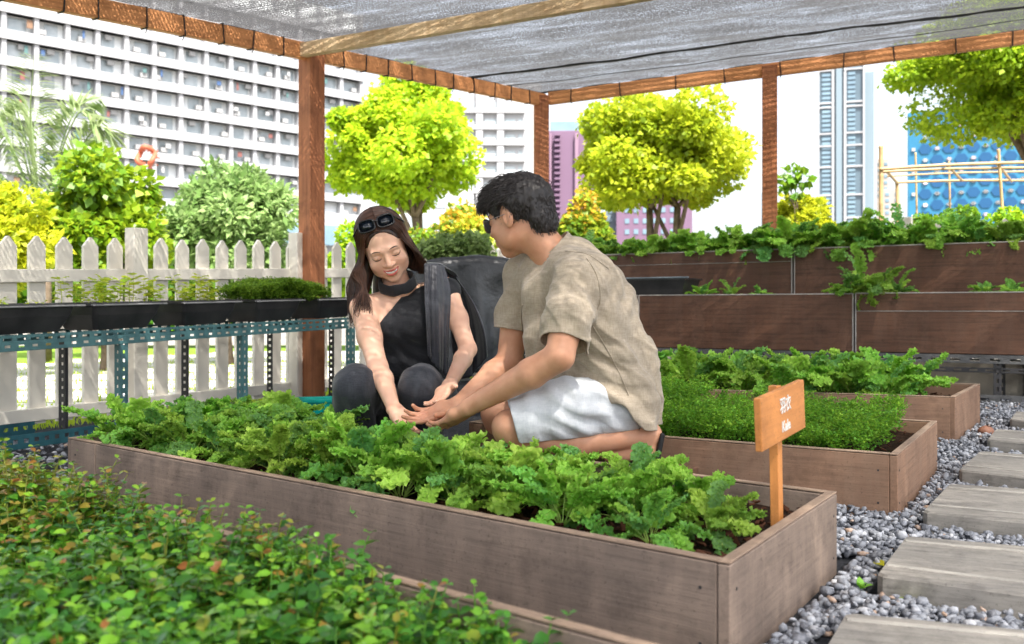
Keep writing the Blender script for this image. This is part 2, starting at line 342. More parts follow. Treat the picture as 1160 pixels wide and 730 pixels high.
# ------------------------------------------------------------ kale
def quads(nu, nv, off=0):
    i = np.arange(nu)[None, :]; j = np.arange(nv)[:, None]; a = j*(nu+1)+i
    return (np.stack([a, a+1, a+nu+2, a+nu+1], -1).reshape(-1, 4)+off)
def kale_leaf(r, L, W, az, lean, curl, petiole=.38, tint0=.5, m=11):
    """one curly leaf rooted at the origin: a bent rib carrying ruffled rounded lobes"""
    ns = 12; s = np.linspace(0, 1, ns+1); th = lean+curl*s**1.5; dx = np.sin(th); dz = np.cos(th); ds = L/ns
    x = np.concatenate([[0], np.cumsum(dx[:-1])*ds]); z = np.concatenate([[0], np.cumsum(dz[:-1])*ds]); Vs = []; Fs = []; Ts = []; n = 0
    rib = np.stack([x, 0*x, z], 1); w = .0017
    Vr = np.concatenate([rib+A(0, w, 0), rib-A(0, w, 0), rib+np.stack([dz, 0*dz, -dx], 1)*w*1.4]); i = np.arange(ns)
    Fr = np.concatenate([np.stack([i, i+1, i+ns+2, i+ns+1], 1), np.stack([i+ns+1, i+ns+2, i+2*ns+3, i+2*ns+2], 1), np.stack([i+2*ns+2, i+2*ns+3, i+1, i], 1)])
    Vs.append(Vr); Fs.append(Fr); Ts.append(np.full(len(Vr), .93)); n = len(Vr)
    npair = r.choice([6, 7, 8])
    lobes = [(1.0, 0, W*.9, 0), (1.0, 1, W*.7, 0), (1.0, -1, W*.7, 0)]
    for k in range(npair):
        f = petiole+(1-petiole)*(k+.35)/npair; rr = W*(.50+.38*math.sin(math.pi*(.25+.6*k/npair)))
        for sd in (1, -1):
            lobes.append((f+.02*sd, sd, rr*r.uniform(.85, 1.1), 0))
            if .1 < k/npair < .95: lobes.append((f+.03+.02*sd, sd, rr*r.uniform(.7, 1.0), 1.25))
        if r.random() < .8: lobes.append((f+.04, 0, rr*.8, 0))
    for f, sd, R, ext in lobes:
        f = min(1., f); j = min(ns, f*ns); j0 = int(min(ns-1, j)); t_ = j-j0; c = rib[j0]*(1-t_)+rib[j0+1]*t_; a_ = lean+curl*f**1.5
        tg = A(math.sin(a_), 0, math.cos(a_)); nn = A(-math.cos(a_), 0, math.sin(a_)); la = A(0, 1, 0)
        out = nrm(la*sd+tg*(.55 if sd else 1)+nn*r.uniform(-.35, .35)); nn = nrm(nn+A(r.gauss(0, .35), r.gauss(0, .35), r.gauss(0, .2))); nn = nrm(nn-out*np.dot(nn, out)); sdv_ = np.cross(nn, out)
        cc = c+out*R*(.85+ext)+nn*R*.3*ext*r.uniform(-.5, 1) if sd else c+out*R*.35; ph = r.uniform(0, 6.28); k5 = r.choice([3, 4, 4]); an = 6.2832*np.arange(m)/m
        rings = [np.zeros((1, 3))+cc-out*R*.1]; tt = [np.array([min(1, tint0+.22)])]
        for q, (rad, ru) in enumerate(((.42, .05), (.78, .22), (1.02, .42))):
            rd = R*rad*(1+(.02+.045*q)*np.sin(an*k5+ph)); h = R*ru*(np.sin(an*k5*1.0+ph+1.2)+.35*np.sin(an*5+ph*3))+R*.12*q*q*r.uniform(-.3, .6)
            rings.append(cc+out[None]*(rd*np.cos(an))[:, None]+sdv_[None]*(rd*np.sin(an))[:, None]+nn[None]*h[:, None]); tt.append(np.clip(tint0+.06*q+.10*np.sin(an*k5+ph), 0, 1))
        V = np.concatenate(rings); i = np.arange(m); i2 = (i+1) % m
        F1_ = np.stack([0*i[::2], 1+i[::2], 1+i2[::2], 1+(i2[::2]+1) % m], 1); F2_ = np.concatenate([np.stack([1+q*m+i, 1+(q+1)*m+i, 1+(q+1)*m+i2, 1+q*m+i2], 1) for q in range(2)])
        Vs.append(V); Fs.append(np.concatenate([F1_, F2_])+n); Ts.append(np.concatenate(tt)); n += len(V)
    V = np.concatenate(Vs); ca, sa = math.cos(az), math.sin(az); V = np.stack([V[:, 0]*ca-V[:, 1]*sa, V[:, 0]*sa+V[:, 1]*ca, V[:, 2]], 1)
    return V, np.concatenate(Fs), np.clip(np.concatenate(Ts), 0, 1)
def kale_mesh(seed, nl=11, size=1.0, droop=1.0, upright=False, W=.0150):
    r = random.Random(seed); Vs = []; Fs = []; Ts = []; n = 0
    for i in range(nl):
        k = i/max(1, nl-1); az = i*2.4+r.uniform(-.3, .3)
        lean = (.15+.85*k+r.uniform(-.12, .15)); L = size*(.085+.085*math.sin(math.pi*(.2+.6*k)))*r.uniform(.85, 1.2)
        if upright and i < 2: lean = .12; L *= 1.7
        V, Fc, t = kale_leaf(r, L, size*W*r.uniform(.75, 1.25), az, lean, droop*r.uniform(.7, 1.7)*(.6+k), r.uniform(.28, .45), tint0=r.choice([.05, .22, .38, .45, .62, .7])*(1.05-.2*k))
        V = V+A(math.cos(az)*.008*size, math.sin(az)*.008*size, 0)
        Vs.append(V); Fs.append(Fc+n); Ts.append(t); n += len(V)
    me = raw('kale_plant', np.concatenate(Vs), np.concatenate(Fs), M['kale'], smooth=True, attrs={'tint': np.concatenate(Ts)})
    return me
kproto = [kale_mesh(100+i, nl=13+i % 4, droop=1.0+.25*(i % 3), upright=(i == 4)) for i in range(7)]
used = set()
def put_plant(protos, p, s, label, cat, group, rz=None, tilt=.12):
    i = rnd.randrange(len(protos)); src = protos[i]
    if id(src) not in used: used.add(id(src)); o = src
    else: o = src.copy(); COL.objects.link(o)
    o.location = Vector(p); o.rotation_euler = (rnd.uniform(-tilt, tilt), rnd.uniform(-tilt, tilt), rnd.uniform(0, 6.28) if rz is None else rz)
    o.scale = (s*rnd.uniform(.92, 1.08), s*rnd.uniform(.92, 1.08), s); return props(o, label, cat, group)
def bil(q, a, b): return (q[0]*(1-a)+q[1]*a)*(1-b)+(q[3]*(1-a)+q[2]*a)*b
for i in range(13):
    for j in range(4):
        a = .03+.90*(i+.5*(j % 2))/12.5+rnd.uniform(-.015, .015); b = .25+.205*j+rnd.uniform(-.04, .04)
        if a > .945 or (a > .86 and j == 3): continue
        s = 1.0 if a < .5 else 1.04 if a < .75 else .90 if a < .86 else .72
        if j >= 2 and .30 < a < .80: s = .66
        if j == 0 and i in (4, 5): s = .8
        if kproto[4] is not None: pass
        put_plant(kproto[:4]+kproto[5:], (*bil(q1, a, b)[:2], .150 if j == 0 else .135), s*rnd.uniform(.88, 1.12), 'curly green kale plant growing in the long front raised bed', 'kale plant', 'kale plants in the front bed')
for i in range(9):
    for j in range(2):
        a = .03+.86*(i+.5*j)/9+rnd.uniform(-.02, .02); b = .25+.45*j+rnd.uniform(-.05, .05)
        put_plant(kproto[:4]+kproto[5:]+(kproto[4:5] if i == 6 and j else []), (*bil(q3, a, b)[:2], .15), rnd.uniform(1.3, 1.65), 'tall leafy kale plant in the farthest raised bed', 'kale plant', 'kale plants in the farthest bed')
# ------------------------------------------------------------ small leafy masses
def leafquads(C, D, Nn, L, W, fold=.25, seg=2):
    """many folded leaves: C root, D direction, Nn normal; two or four quads each"""
    D = D/np.linalg.norm(D, axis=1, keepdims=True); S = np.cross(D, Nn); S /= np.maximum(1e-6, np.linalg.norm(S, axis=1, keepdims=True)); U = np.cross(S, D)
    L = L[:, None]; W = W[:, None]
    p0 = C; p1 = C+D*L*.5+U*L*.05; p2 = C+D*L-U*L*.10
    if seg == 1:
        a = C+D*L*.45+S*W+U*W*fold; b = C+D*L*.45-S*W+U*W*fold
        V = np.stack([p0, a, p2, b], 1).reshape(-1, 3); n = len(C); q = np.array([[0, 1, 2, 3]])
        return V, (q[None]+4*np.arange(n)[:, None, None]).reshape(-1, 4), 4
    a1 = C+D*L*.28+S*W*.92+U*W*fold; b1 = C+D*L*.28-S*W*.92+U*W*fold
    a2 = C+D*L*.66+S*W*.78+U*(W*fold-L*.02); b2 = C+D*L*.66-S*W*.78+U*(W*fold-L*.02)
    n = len(C)
    V = np.stack([p0, p1, p2, a1, a2, b1, b2, (p1+p2)/2], 1).reshape(-1, 3)
    q = np.array([[0, 3, 4, 1], [1, 4, 2, 7], [0, 1, 6, 5], [1, 7, 2, 6]])
    return V, (q[None]+8*np.arange(n)[:, None, None]).reshape(-1, 4), 8
def unit(n): v = NR.normal(size=(n, 3)); return v/np.linalg.norm(v, axis=1, keepdims=True)
# herb ground cover in the nearest bed
def herbs():
    C = []; D = []; U = []; L = []; W = []; T = []; st = MB()
    for k in range(4800):
        a, b = rnd.random(), rnd.random(); p = bil(q4, a, b)
        if a > .905+.02*math.sin(b*20): continue
        if p[1] < .62 or abs(p[0]) > .62*p[1]+.25: continue
        nz_ = noise.noise(Vector((p[0]*3.3, p[1]*3.3, 0))); edge = min(1, (.93-a)/.14)
        far = b > .80
        n2_ = noise.noise(Vector((p[0]*13, p[1]*13, 7)))
        if n2_ < -.28 and rnd.random() < .7: continue
        h = .207+.045*nz_+.035*n2_+rnd.uniform(-.035, .02)+(.02 if far else 0); h = .13+(h-.13)*(.55+.45*edge)
        if far and a < .6 and rnd.random() < .10: h += rnd.uniform(.02, .05)
        red = max(0, min(1, (p[1]-1.25)/1.0))*.8*(.6+.8*max(0, nz_+.3))+(.5 if rnd.random() < .10 else 0)
        lean = A(rnd.uniform(-.45, .45), rnd.uniform(-.45, .45), 1); lean = nrm(lean); base = A(p[0], p[1], h-.12); az = rnd.uniform(0, 6.28)
        tb = rnd.choice([.0, .08, .2, .35, .45, .62]); sz = rnd.uniform(.8, 1.25)*(.8 if far else 1)
        st.tube([base-lean*.02, base+lean*.12], [.0016, .001], 4, t=.9 if red > .3 else .5, cap=False)
        nn = 5
        for i in range(nn):
            hh = .012+.112*(i/(nn-1))**.65; az += 1.57+rnd.uniform(-.2, .2)
            sl = (.036-.018*(i/(nn-1))**2)*sz
            for s_ in (0, math.pi):
                aa = az+s_; o = A(math.cos(aa), math.sin(aa), 0); up = .15+.45*(i/(nn-1))
                C.append(base+lean*hh); D.append(o+A(0, 0, up*.9-.15+rnd.uniform(-.45, .40))); U.append(A(0, 0, 1)-o*up*.6+A(rnd.uniform(-.6, .6), rnd.uniform(-.6, .6), 0)); L.append(sl*rnd.uniform(.85, 1.15)); W.append(sl*.37)
                t = tb+rnd.uniform(-.1, .1)+.12*(i/(nn-1))
                if rnd.random() < red*(.15+.85*(i/(nn-1))): t = rnd.uniform(.82, 1.0)
                T.append(min(1, max(0, t)))
    V, Fc, n = leafquads(np.array(C), np.array(D), np.array(U), np.array(L), np.array(W))
    sv = np.array(st.V); V2 = np.concatenate([V, sv]); F2 = np.concatenate([Fc, np.array(st.F)+len(V)])
    raw('herb_foliage', V2, F2, M['herb'], attrs={'tint': np.concatenate([np.repeat(T, n), st.T])}, smooth=False)
    props(bpy.data.objects['herb_foliage'], 'dense mass of small green and reddish herb leaves filling the nearest bed', 'herbs', kind='stuff')
herbs()
def frizz(name, q, z0, hfun, n, s, mat, label, cat, tilt=.6, clump=11):
    """parsley-like mass: clumps of tiny curled leaflets"""
    C = []; T = []
    for k in range(n):
        a, b = rnd.random(), rnd.random(); p = bil(q, a, b); h = hfun(a, b, p)
        if h <= 0: continue
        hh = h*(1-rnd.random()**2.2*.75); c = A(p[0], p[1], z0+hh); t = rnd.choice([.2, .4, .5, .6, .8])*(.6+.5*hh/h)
        for i in range(clump): C.append(c+A(rnd.gauss(0, s*1.1), rnd.gauss(0, s*1.1), rnd.gauss(0, s*.8))); T.append(min(1, max(0, t+rnd.uniform(-.15, .15))))
    C = np.array(C); m = len(C); D = unit(m); D[:, 2] = np.abs(D[:, 2])*.6+.1; U = unit(m)*tilt+A(0, 0, 1)
    V, Fc, k = leafquads(C, D, U, NR.uniform(.8, 1.5, m)*s, NR.uniform(.35, .6, m)*s, .5, 1)
    o = raw(name, V, Fc, mat, attrs={'tint': np.repeat(T, k)}); return props(o, label, cat, kind='stuff')
qf2 = q2
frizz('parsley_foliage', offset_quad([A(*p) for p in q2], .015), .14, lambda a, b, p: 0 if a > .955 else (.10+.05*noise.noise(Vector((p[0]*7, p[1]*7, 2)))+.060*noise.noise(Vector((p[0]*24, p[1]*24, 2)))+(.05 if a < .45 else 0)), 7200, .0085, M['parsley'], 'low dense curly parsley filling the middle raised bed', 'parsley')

# ------------------------------------------------------------ sign
def sign():
    t = thing('garden_sign', 'small orange wooden sign reading Kale on a stake in the front bed', 'sign', (.535, 1.95, .14))
    TL, TR, BR, BL = A(.461, 1.83, .430), A(.606, 2.04, .452), A(.613, 2.05, .349), A(.467, 1.835, .330)
    c = (TL+TR+BR+BL)/4; ax = nrm(((TR+BR)-(TL+BL))); up = nrm((TL+TR)-(BL+BR)); up = nrm(up-ax*np.dot(up, ax)); nn = np.cross(ax, up)   # nn faces the viewer side
    hw = np.linalg.norm((TR+BR)-(TL+BL))/4; hh = np.linalg.norm((TL+TR)-(BL+BR))/4
    mb = MB(); mb.box(c, (ax, up, nn), (hw, hh, .007), .0015); mb.build('board', M['sign'], t)
    pc = c-nn*.017+ax*.012; mb = MB(); mb.plank(A(pc[0]+.006, pc[1], .10), A(pc[0], pc[1], c[2]+hh+.004), .026, .018, widdir=ax, bev=.001); mb.build('stake', M['sign'], t)
    for body, dz, sz in (('\u7fbd\u8863', .0165, .034), ('Kale', -.0245, .030)):
        cu = bpy.data.curves.new('t', 'FONT'); cu.body = body; cu.size = sz; cu.align_x = 'CENTER'; cu.align_y = 'CENTER'; cu.extrude = .0006; cu.offset = .0005
        to = bpy.data.objects.new('t', cu); COL.objects.link(to); bpy.context.view_layer.update()
        me = bpy.data.meshes.new_from_object(to); bpy.data.objects.remove(to)
        V = np.array([tuple(v.co) for v in me.vertices]); Fc = [tuple(p.vertices) for p in me.polygons]
        if not len(V): continue
        V = c+nn*.0082+ax*.006+up*dz+V[:, 0:1]*ax*.95+V[:, 1:2]*up+V[:, 2:3]*nn
        raw('lettering', V, Fc, M['white_text'], t)
sign()

# ------------------------------------------------------------ stepping stones and gravel
slabs = []
def slab(pix, label, z=.062):
    q = [G(u, v, z) for u, v in pix]          # back-left, front-left, front-right, back-right
    q = [A(p[0], p[1], 0) for p in q]; slabs.append(q)
    t = thing('stepping_stone', label, 'paving slab', sum(q)/4, 'timber look slabs set in the gravel')
    cen = sum(q)/4; n = 4; ring = []
    for k in range(4):
        p, a, b = q[k], q[k-1], q[(k+1) % 4]; r = .012
        ring += [p+nrm(a-p)*r, p+nrm(b-p)*r]
    m = len(ring); V = [A(p[0], p[1], 0) for p in ring]+[A(p[0], p[1], z-.006) for p in ring]+[A(*(cen+(p-cen)*.985)[:2], z) for p in ring]
    Fc = [(k, (k+1) % m, m+(k+1) % m, m+k) for k in range(m)]+[(m+k, m+(k+1) % m, 2*m+(k+1) % m, 2*m+k) for k in range(m)]+[tuple(range(2*m, 3*m))]
    ax = nrm(q[3]-q[0]); ay = A(-ax[1], ax[0], 0); L = [(np.dot(p-q[0], ax), np.dot(p-q[0], ay), p[2]) for p in V]
    b = MB(); b.add(V, [f[::-1] for f in Fc] if False else Fc, L); b.build('slab_body', M['slab'], t)
    r = MB()
    for f in (.16, .80):
        a_, b_ = q[0]*(1-f)+q[1]*f, q[3]*(1-f)+q[2]*f; r.plank(a_+(b_-a_)*.02+UP*(z+.0005), b_-(b_-a_)*.02+UP*(z+.0005), .016, .004, widdir=ay, bev=.0015)
    r.build('pale_rib', M['slab_line'], t)
slab([(957, 694), (925, 748), (1420, 790), (1300, 727)], 'nearest stepping stone, cut by the bottom edge, beside the front bed corner')
slab([(1026, 607), (993, 650), (1290, 690), (1262, 627)], 'stepping stone level with the right end of the front bed')
slab([(1075, 548), (1045, 579), (1270, 602), (1258, 560)], 'stepping stone just past the corner of the middle bed')
slab([(1110, 511), (1086, 532), (1262, 552), (1240, 521)], 'pale stepping stone beside the end board of the middle bed')
slab([(1128, 486), (1118, 498), (1262, 510), (1240, 494)], 'short stepping stone level with the corner of the farthest bed')
slab([(1151, 466), (1144, 475), (1262, 486), (1250, 474)], 'mossy farthest stepping stone near the terrace foot')
def inside(q, p, m=0):
    for i in range(4):
        a, b = q[i], q[(i+1) % 4]
        if (b[0]-a[0])*(p[1]-a[1])-(b[1]-a[1])*(p[0]-a[0]) < -m: return False
    return True
def ccw(q):
    s = sum(q[i][0]*q[(i+1) % 4][1]-q[(i+1) % 4][0]*q[i][1] for i in range(4)); return q if s > 0 else q[::-1]
beds = [ccw([A(*fl), A(*fr), A(*br), fl+(br-fr)]) for fl, fr, br in ((b1fl, b1fr, b1br), (b2fl, b2fr, b2br), (b3fl, b3fr, b3br))]
holes = beds+[ccw(s) for s in slabs]
def gravel():
    t_ = (1+5**.5)/2
    iv = np.array([(-1, t_, 0), (1, t_, 0), (-1, -t_, 0), (1, -t_, 0), (0, -1, t_), (0, 1, t_), (0, -1, -t_), (0, 1, -t_), (t_, 0, -1), (t_, 0, 1), (-t_, 0, -1), (-t_, 0, 1)])/1.902
    ic = np.array([(0, 11, 5), (0, 5, 1), (0, 1, 7), (0, 7, 10), (0, 10, 11), (1, 5, 9), (5, 11, 4), (11, 10, 2), (10, 7, 6), (7, 1, 8), (3, 9, 4), (3, 4, 2), (3, 2, 6), (3, 6, 8), (3, 8, 9), (4, 9, 5), (2, 4, 11), (6, 2, 10), (8, 6, 7), (9, 8, 1)])
    C = []
    def fill(n, fn):
        for _ in range(n):
            p = fn()
            if any(inside(h, p, .012) for h in holes): continue
            C.append(p)
    def wedge():
        y = 1.15+5.0*rnd.random()**1.35; return (rnd.uniform(.05, .60)*y+.10, y)
    fill(46000, wedge)
    fill(1500, lambda: (rnd.uniform(-2.4, -1.3), rnd.uniform(2.6, 4.3)))
    C = [p for p in C if p[0]-.05 > (p[1]-1.57)*.617+.33 or p[0] < -1.2 or p[1] > 2.3]
    n = len(C); c = np.array([(p[0], p[1], 0) for p in C]); s = NR.uniform(.0050, .0115, n)*np.where(NR.random(n) < .06, 1.5, 1)
    c[:, 2] = NR.uniform(.006, .030, n)+s*.2
    sc = np.stack([s*NR.uniform(.9, 1.4, n), s*NR.uniform(.7, 1.1, n), s*NR.uniform(.45, .8, n)], 1)
    V = iv[None]*(1+NR.uniform(-.22, .22, (n, 12, 1)))*sc[:, None, :]
    Q = np.linalg.qr(NR.normal(size=(n, 3, 3)))[0]; tiltm = NR.random(n) < .45
    az = NR.uniform(0, 6.28, n); R = np.zeros((n, 3, 3)); R[:, 0, 0] = np.cos(az); R[:, 0, 1] = -np.sin(az); R[:, 1, 0] = np.sin(az); R[:, 1, 1] = np.cos(az); R[:, 2, 2] = 1
    R[tiltm] = Q[tiltm]
    V = np.einsum('nij,nkj->nki', R, V)+c[:, None, :]
    Fc = (ic[None]+12*np.arange(n)[:, None, None]).reshape(-1, 3)
    T = np.clip(NR.beta(2.0, 2.2, n)*.95, 0, .92); T[NR.random(n) < .03] = 1.
    o = raw('gravel', V.reshape(-1, 3), Fc, M['pebble'], attrs={'tint': np.repeat(T, 12)}); props(o, 'grey gravel around the beds and stepping stones', 'gravel', kind='stuff')
gravel()
def sheet(name, pts, z, mat):
    o = raw(name, [(x, y, z) for x, y in pts], [tuple(range(len(pts)))], mat); o['kind'] = 'structure'; return o
sheet('ground', [(-900, -300), (900, -300), (900, 1500), (-900, 1500)], -.012, M['ground'])
g = MB(); g.grid(lambda a, b: (-3.2+9.2*a, -.5+10.5*b, .004*noise.noise(Vector((a*90, b*90, 0)))-.004), 90, 90); g.build('garden_ground', M['gravel_bed'], smooth=True)['kind'] = 'structure'
raw('gravel_base', [(-3.2, -.5, .004), (6, -.5, .004), (6, 10, .004), (-3.2, 10, .004)], [(0, 1, 2, 3)], M['gravel_bed'])['kind'] = 'structure'
# yellow fallen leaf and weeds
def small_leaf(name, p, s, mat, label, cat, n=1, tint=.5, spread=0, up=.3):
    C = np.array([A(*p)+A(rnd.uniform(-spread, spread), rnd.uniform(-spread, spread), 0) for _ in range(n)]); D = unit(n); D[:, 2] = np.abs(D[:, 2])*up+.05
    V, Fc, k = leafquads(C, D, unit(n)*.3+A(0, 0, 1), NR.uniform(.8, 1.2, n)*s, NR.uniform(.35, .45, n)*s)
    return props(raw(name, V-0, Fc, mat, base=p, attrs={'tint': np.full(len(V), tint)}), label, cat)
small_leaf('fallen_leaf', G(990, 637, .03), .035, M['croton'], 'single yellow fallen leaf on the grey gravel', 'leaf', tint=1., up=.05)
small_leaf('weed', G(1022, 681, .02), .03, M['seedling'], 'bright green weed in the gravel above the nearest slab', 'weed', n=7, spread=.015, up=.6)
small_leaf('weed', G(977, 667, .02), .025, M['kale'], 'tiny dark weed in gravel beside the front bed end', 'weed', n=5, spread=.008, up=.8)
small_leaf('weed', G(1068, 588, .02), .03, M['seedling'], 'small weed at the front edge of the third slab', 'weed', n=8, spread=.015, up=.9)
small_leaf('weed', G(1154, 543, .02), .05, M['seedling'], 'leafy weed at the right edge beside the pale slab', 'weed', n=10, spread=.03, up=.9)
small_leaf('fallen_leaf', G(1097, 537, .03), .03, M['herb'], 'curled brown leaf on gravel by the middle bed end', 'leaf', n=2, tint=1., spread=.01, up=.1)
r_ = MB(); pr_ = G(1117, 489, .03); rv = NR.normal(size=(1, 3))
r_.grid(lambda a, b: pr_+A(.035*math.cos(a*6.283)*math.sin(b*3.1416), .03*math.sin(a*6.283)*math.sin(b*3.1416), .026*math.cos(b*3.1416))*(1+.12*math.sin(a*12+b*5)), 12, 8)
props(r_.build('cobble', plain('red_stone', (.33, .15, .09), (.2, .09, .055)), base=pr_, smooth=True), 'rounded reddish brown stone beside the farthest bed corner', 'stone')
# ------------------------------------------------------------ picket fences
def lerp(a, b, t): return a+(b-a)*t
def fence(p0, p1, z0, z1, pitch, label, posts, inner, wid=.085, rails=(.10, .80), mat=None, extra_post_h=.05):
    """pickets from p0 to p1, top height z0..z1; inner = side the rails are on"""
    L = np.linalg.norm(p1-p0); d = (p1-p0)/L; nrmv = A(-d[1], d[0], 0)*inner; t = thing('picket_fence', label, 'fence', p0); n = int(L/pitch)
    mat = mat or M['white_paint']
    for k in range(n+1):
        f = k*pitch/L; c = lerp(p0, p1, f); zt = lerp(z0, z1, f)+rnd.uniform(-.004, .004); w = wid/2; th = .009; b = .05
        pr = [(-w, b), (w, b), (w, zt-.048), (w-.002, zt-.044), (.004, zt), (-.004, zt), (-w+.002, zt-.044), (-w, zt-.048)]
        V = [c+d*x+nrmv*s*th+UP*z for s in (-1, 1) for x, z in pr]; m = len(pr)
        Fc = [tuple(range(m))[::-1], tuple(range(m, 2*m))]+[(i, (i+1) % m, m+(i+1) % m, m+i) for i in range(m)]
        mb = MB(); off = rnd.uniform(0, 9); mb.add(V, Fc, [(off+x, z, 0) for s in (-1, 1) for x, z in pr]); mb.build('picket', mat, t)
    for r in rails:
        za, zb = r*z0, r*z1; mb = MB(); o = nrmv*.021; mb.plank(p0+o+UP*za-d*.05, p1+o+UP*zb+d*.05, .062, .022, widdir=UP); mb.build('rail', mat, t)
    for f in posts:
        c = lerp(p0, p1, f)+nrmv*.052; zt = lerp(z0, z1, f)+extra_post_h; mb = MB(); mb.box(c+UP*zt/2, (d, nrmv, UP), (.045, .038, zt/2), .004); mb.build('fence_post', mat, t)
    return t
F0, F1 = A(-2.373, 4.5, 0), A(-1.357, 6.3, 0); fd = nrm(F1-F0)
FA = F0-fd*1.0; FB = F1+fd*3.2
def tf(u):   # fraction along FA-FB seen at column u
    k = (u-580)/F; d = FB-FA; return (k*FA[1]-FA[0])/(d[0]-k*d[1])
fence(FA, FB, .89, 1.19, .148, 'long white picket fence running back along the lawn behind the trays', [tf(147), tf(330), .985], -1)
FC, FD = A(1.45, 8.85, 0), A(4.9, 6.75, 0)
fence(FC, FD, 1.26, 1.30, .16, 'white picket fence with grey tips just visible behind the top planters', [.5], -1, wid=.1)
# ------------------------------------------------------------ slotted metal
def perf(mb, p0, p1, wdir, w, pitch=.05, rows=((.25, .22, .5),), m=0, th=.0022):
    """perforated strip p0-p1; rows = (centre across 0..1, hole height 0..1, hole length 0..1)"""
    p0 = A(*p0); p1 = A(*p1); L = np.linalg.norm(p1-p0); d = (p1-p0)/L; wd = nrm(np.asarray(wdir, float)-d*np.dot(wdir, d)); nn = np.cross(d, wd)*th/2
    cuts = [0.]; kinds = []
    for c, h, l in rows: cuts += [c-h/2, c+h/2]
    cuts.append(1.); n = max(1, int(L/pitch)); pt = L/n
    def q(x0, x1, y0, y1): mb.box(p0+d*(x0+x1)/2+wd*w*(y0+y1)/2, (d, wd, nn), ((x1-x0)/2, w*(y1-y0)/2, th/2), .0003, m=m)
    for i in range(len(cuts)-1):
        if i % 2 == 0: q(0, L, cuts[i], cuts[i+1])
        else:
            l = rows[i//2][2]
            for k in range(n): q(k*pt+pt*l*(1 if k == 0 else .5)*(1 if k else 0), (k+1)*pt-pt*l*.5, cuts[i], cuts[i+1])
ROW2 = ((.30, .16, .42), (.72, .17, .62))
def angle(mb, p0, p1, w1, d1, w2, d2, **k):
    perf(mb, p0, p1, d1, w1, **k); perf(mb, A(*p0)+nrm(d2)*.0013, A(*p1)+nrm(d2)*.0013, d2, w2, **k)
S0, S1 = A(-2.036, 3.5, 0), A(-.967, 5.75, 0); sd = nrm(S1-S0); sn = A(-sd[1], sd[0], 0); Ls = np.linalg.norm(S1-S0)
def sz(t): return .492+.056*t
def st(u):
    k = (u-580)/F; d = S1-S0; return (k*S0[1]-S0[0])/(d[0]-k*d[1])
DEP = .36
def shelf():
    t = thing('slotted_shelf', 'teal slotted metal shelf carrying the black seed trays along the fence', 'shelf', S0)
    for nm, o, h, mt in (('front_rail', 0, .062, 'teal'), ('rear_rail', DEP, .05, 'teal')):
        mb = MB(); angle(mb, S0+sn*o+UP*(sz(0)-h), S1+sn*o+UP*(sz(1)-h), h, UP, .035, -sn if o else sn, rows=ROW2, pitch=.06); mb.build(nm, M[mt], t)
    for f in np.linspace(0.02, .98, 7):
        p = lerp(S0, S1, f)+UP*(sz(f)-.012); mb = MB(); perf(mb, p, p+sn*DEP, sd, .03, rows=((.5, .3, .5),)); mb.build('cross_bar', M['teal'], t)
    for u in (137, 275, 398):
        f = st(u); p = lerp(S0, S1, f)+sn*.003; mb = MB(); angle(mb, p, p+UP*(sz(f)-.06), .042, sd, .034, sn, rows=((.45, .26, .36),), pitch=.035); mb.build('leg', M['teal'], t)
    for u in (-30, 66, 205, 302, 372):
        k = (u-580)/F; a = S0+sn*DEP; d = S1-S0; f = (k*a[1]-a[0])/(d[0]-k*d[1]); p = a+d*f; mb = MB()
        angle(mb, p-sn*.003, p-sn*.003+UP*(sz(f)-.05), .05, sd, .04, -sn, rows=((.5, .42, .42),), pitch=.035); mb.build('leg', M['dkmetal'], t)
    for z in (.085,):
        for o in (.0, DEP):
            mb = MB(); e = S0+(S1-S0)*(.30 if o == 0 else .26); angle(mb, S0-sd*.1+sn*o+UP*(z-.03), e+sn*o+UP*(z-.03), .055, UP, .03, sn if o == 0 else -sn, rows=((.55, .3, .45),), pitch=.045); mb.build('lower_rail', M['tealdk'], t)
shelf()
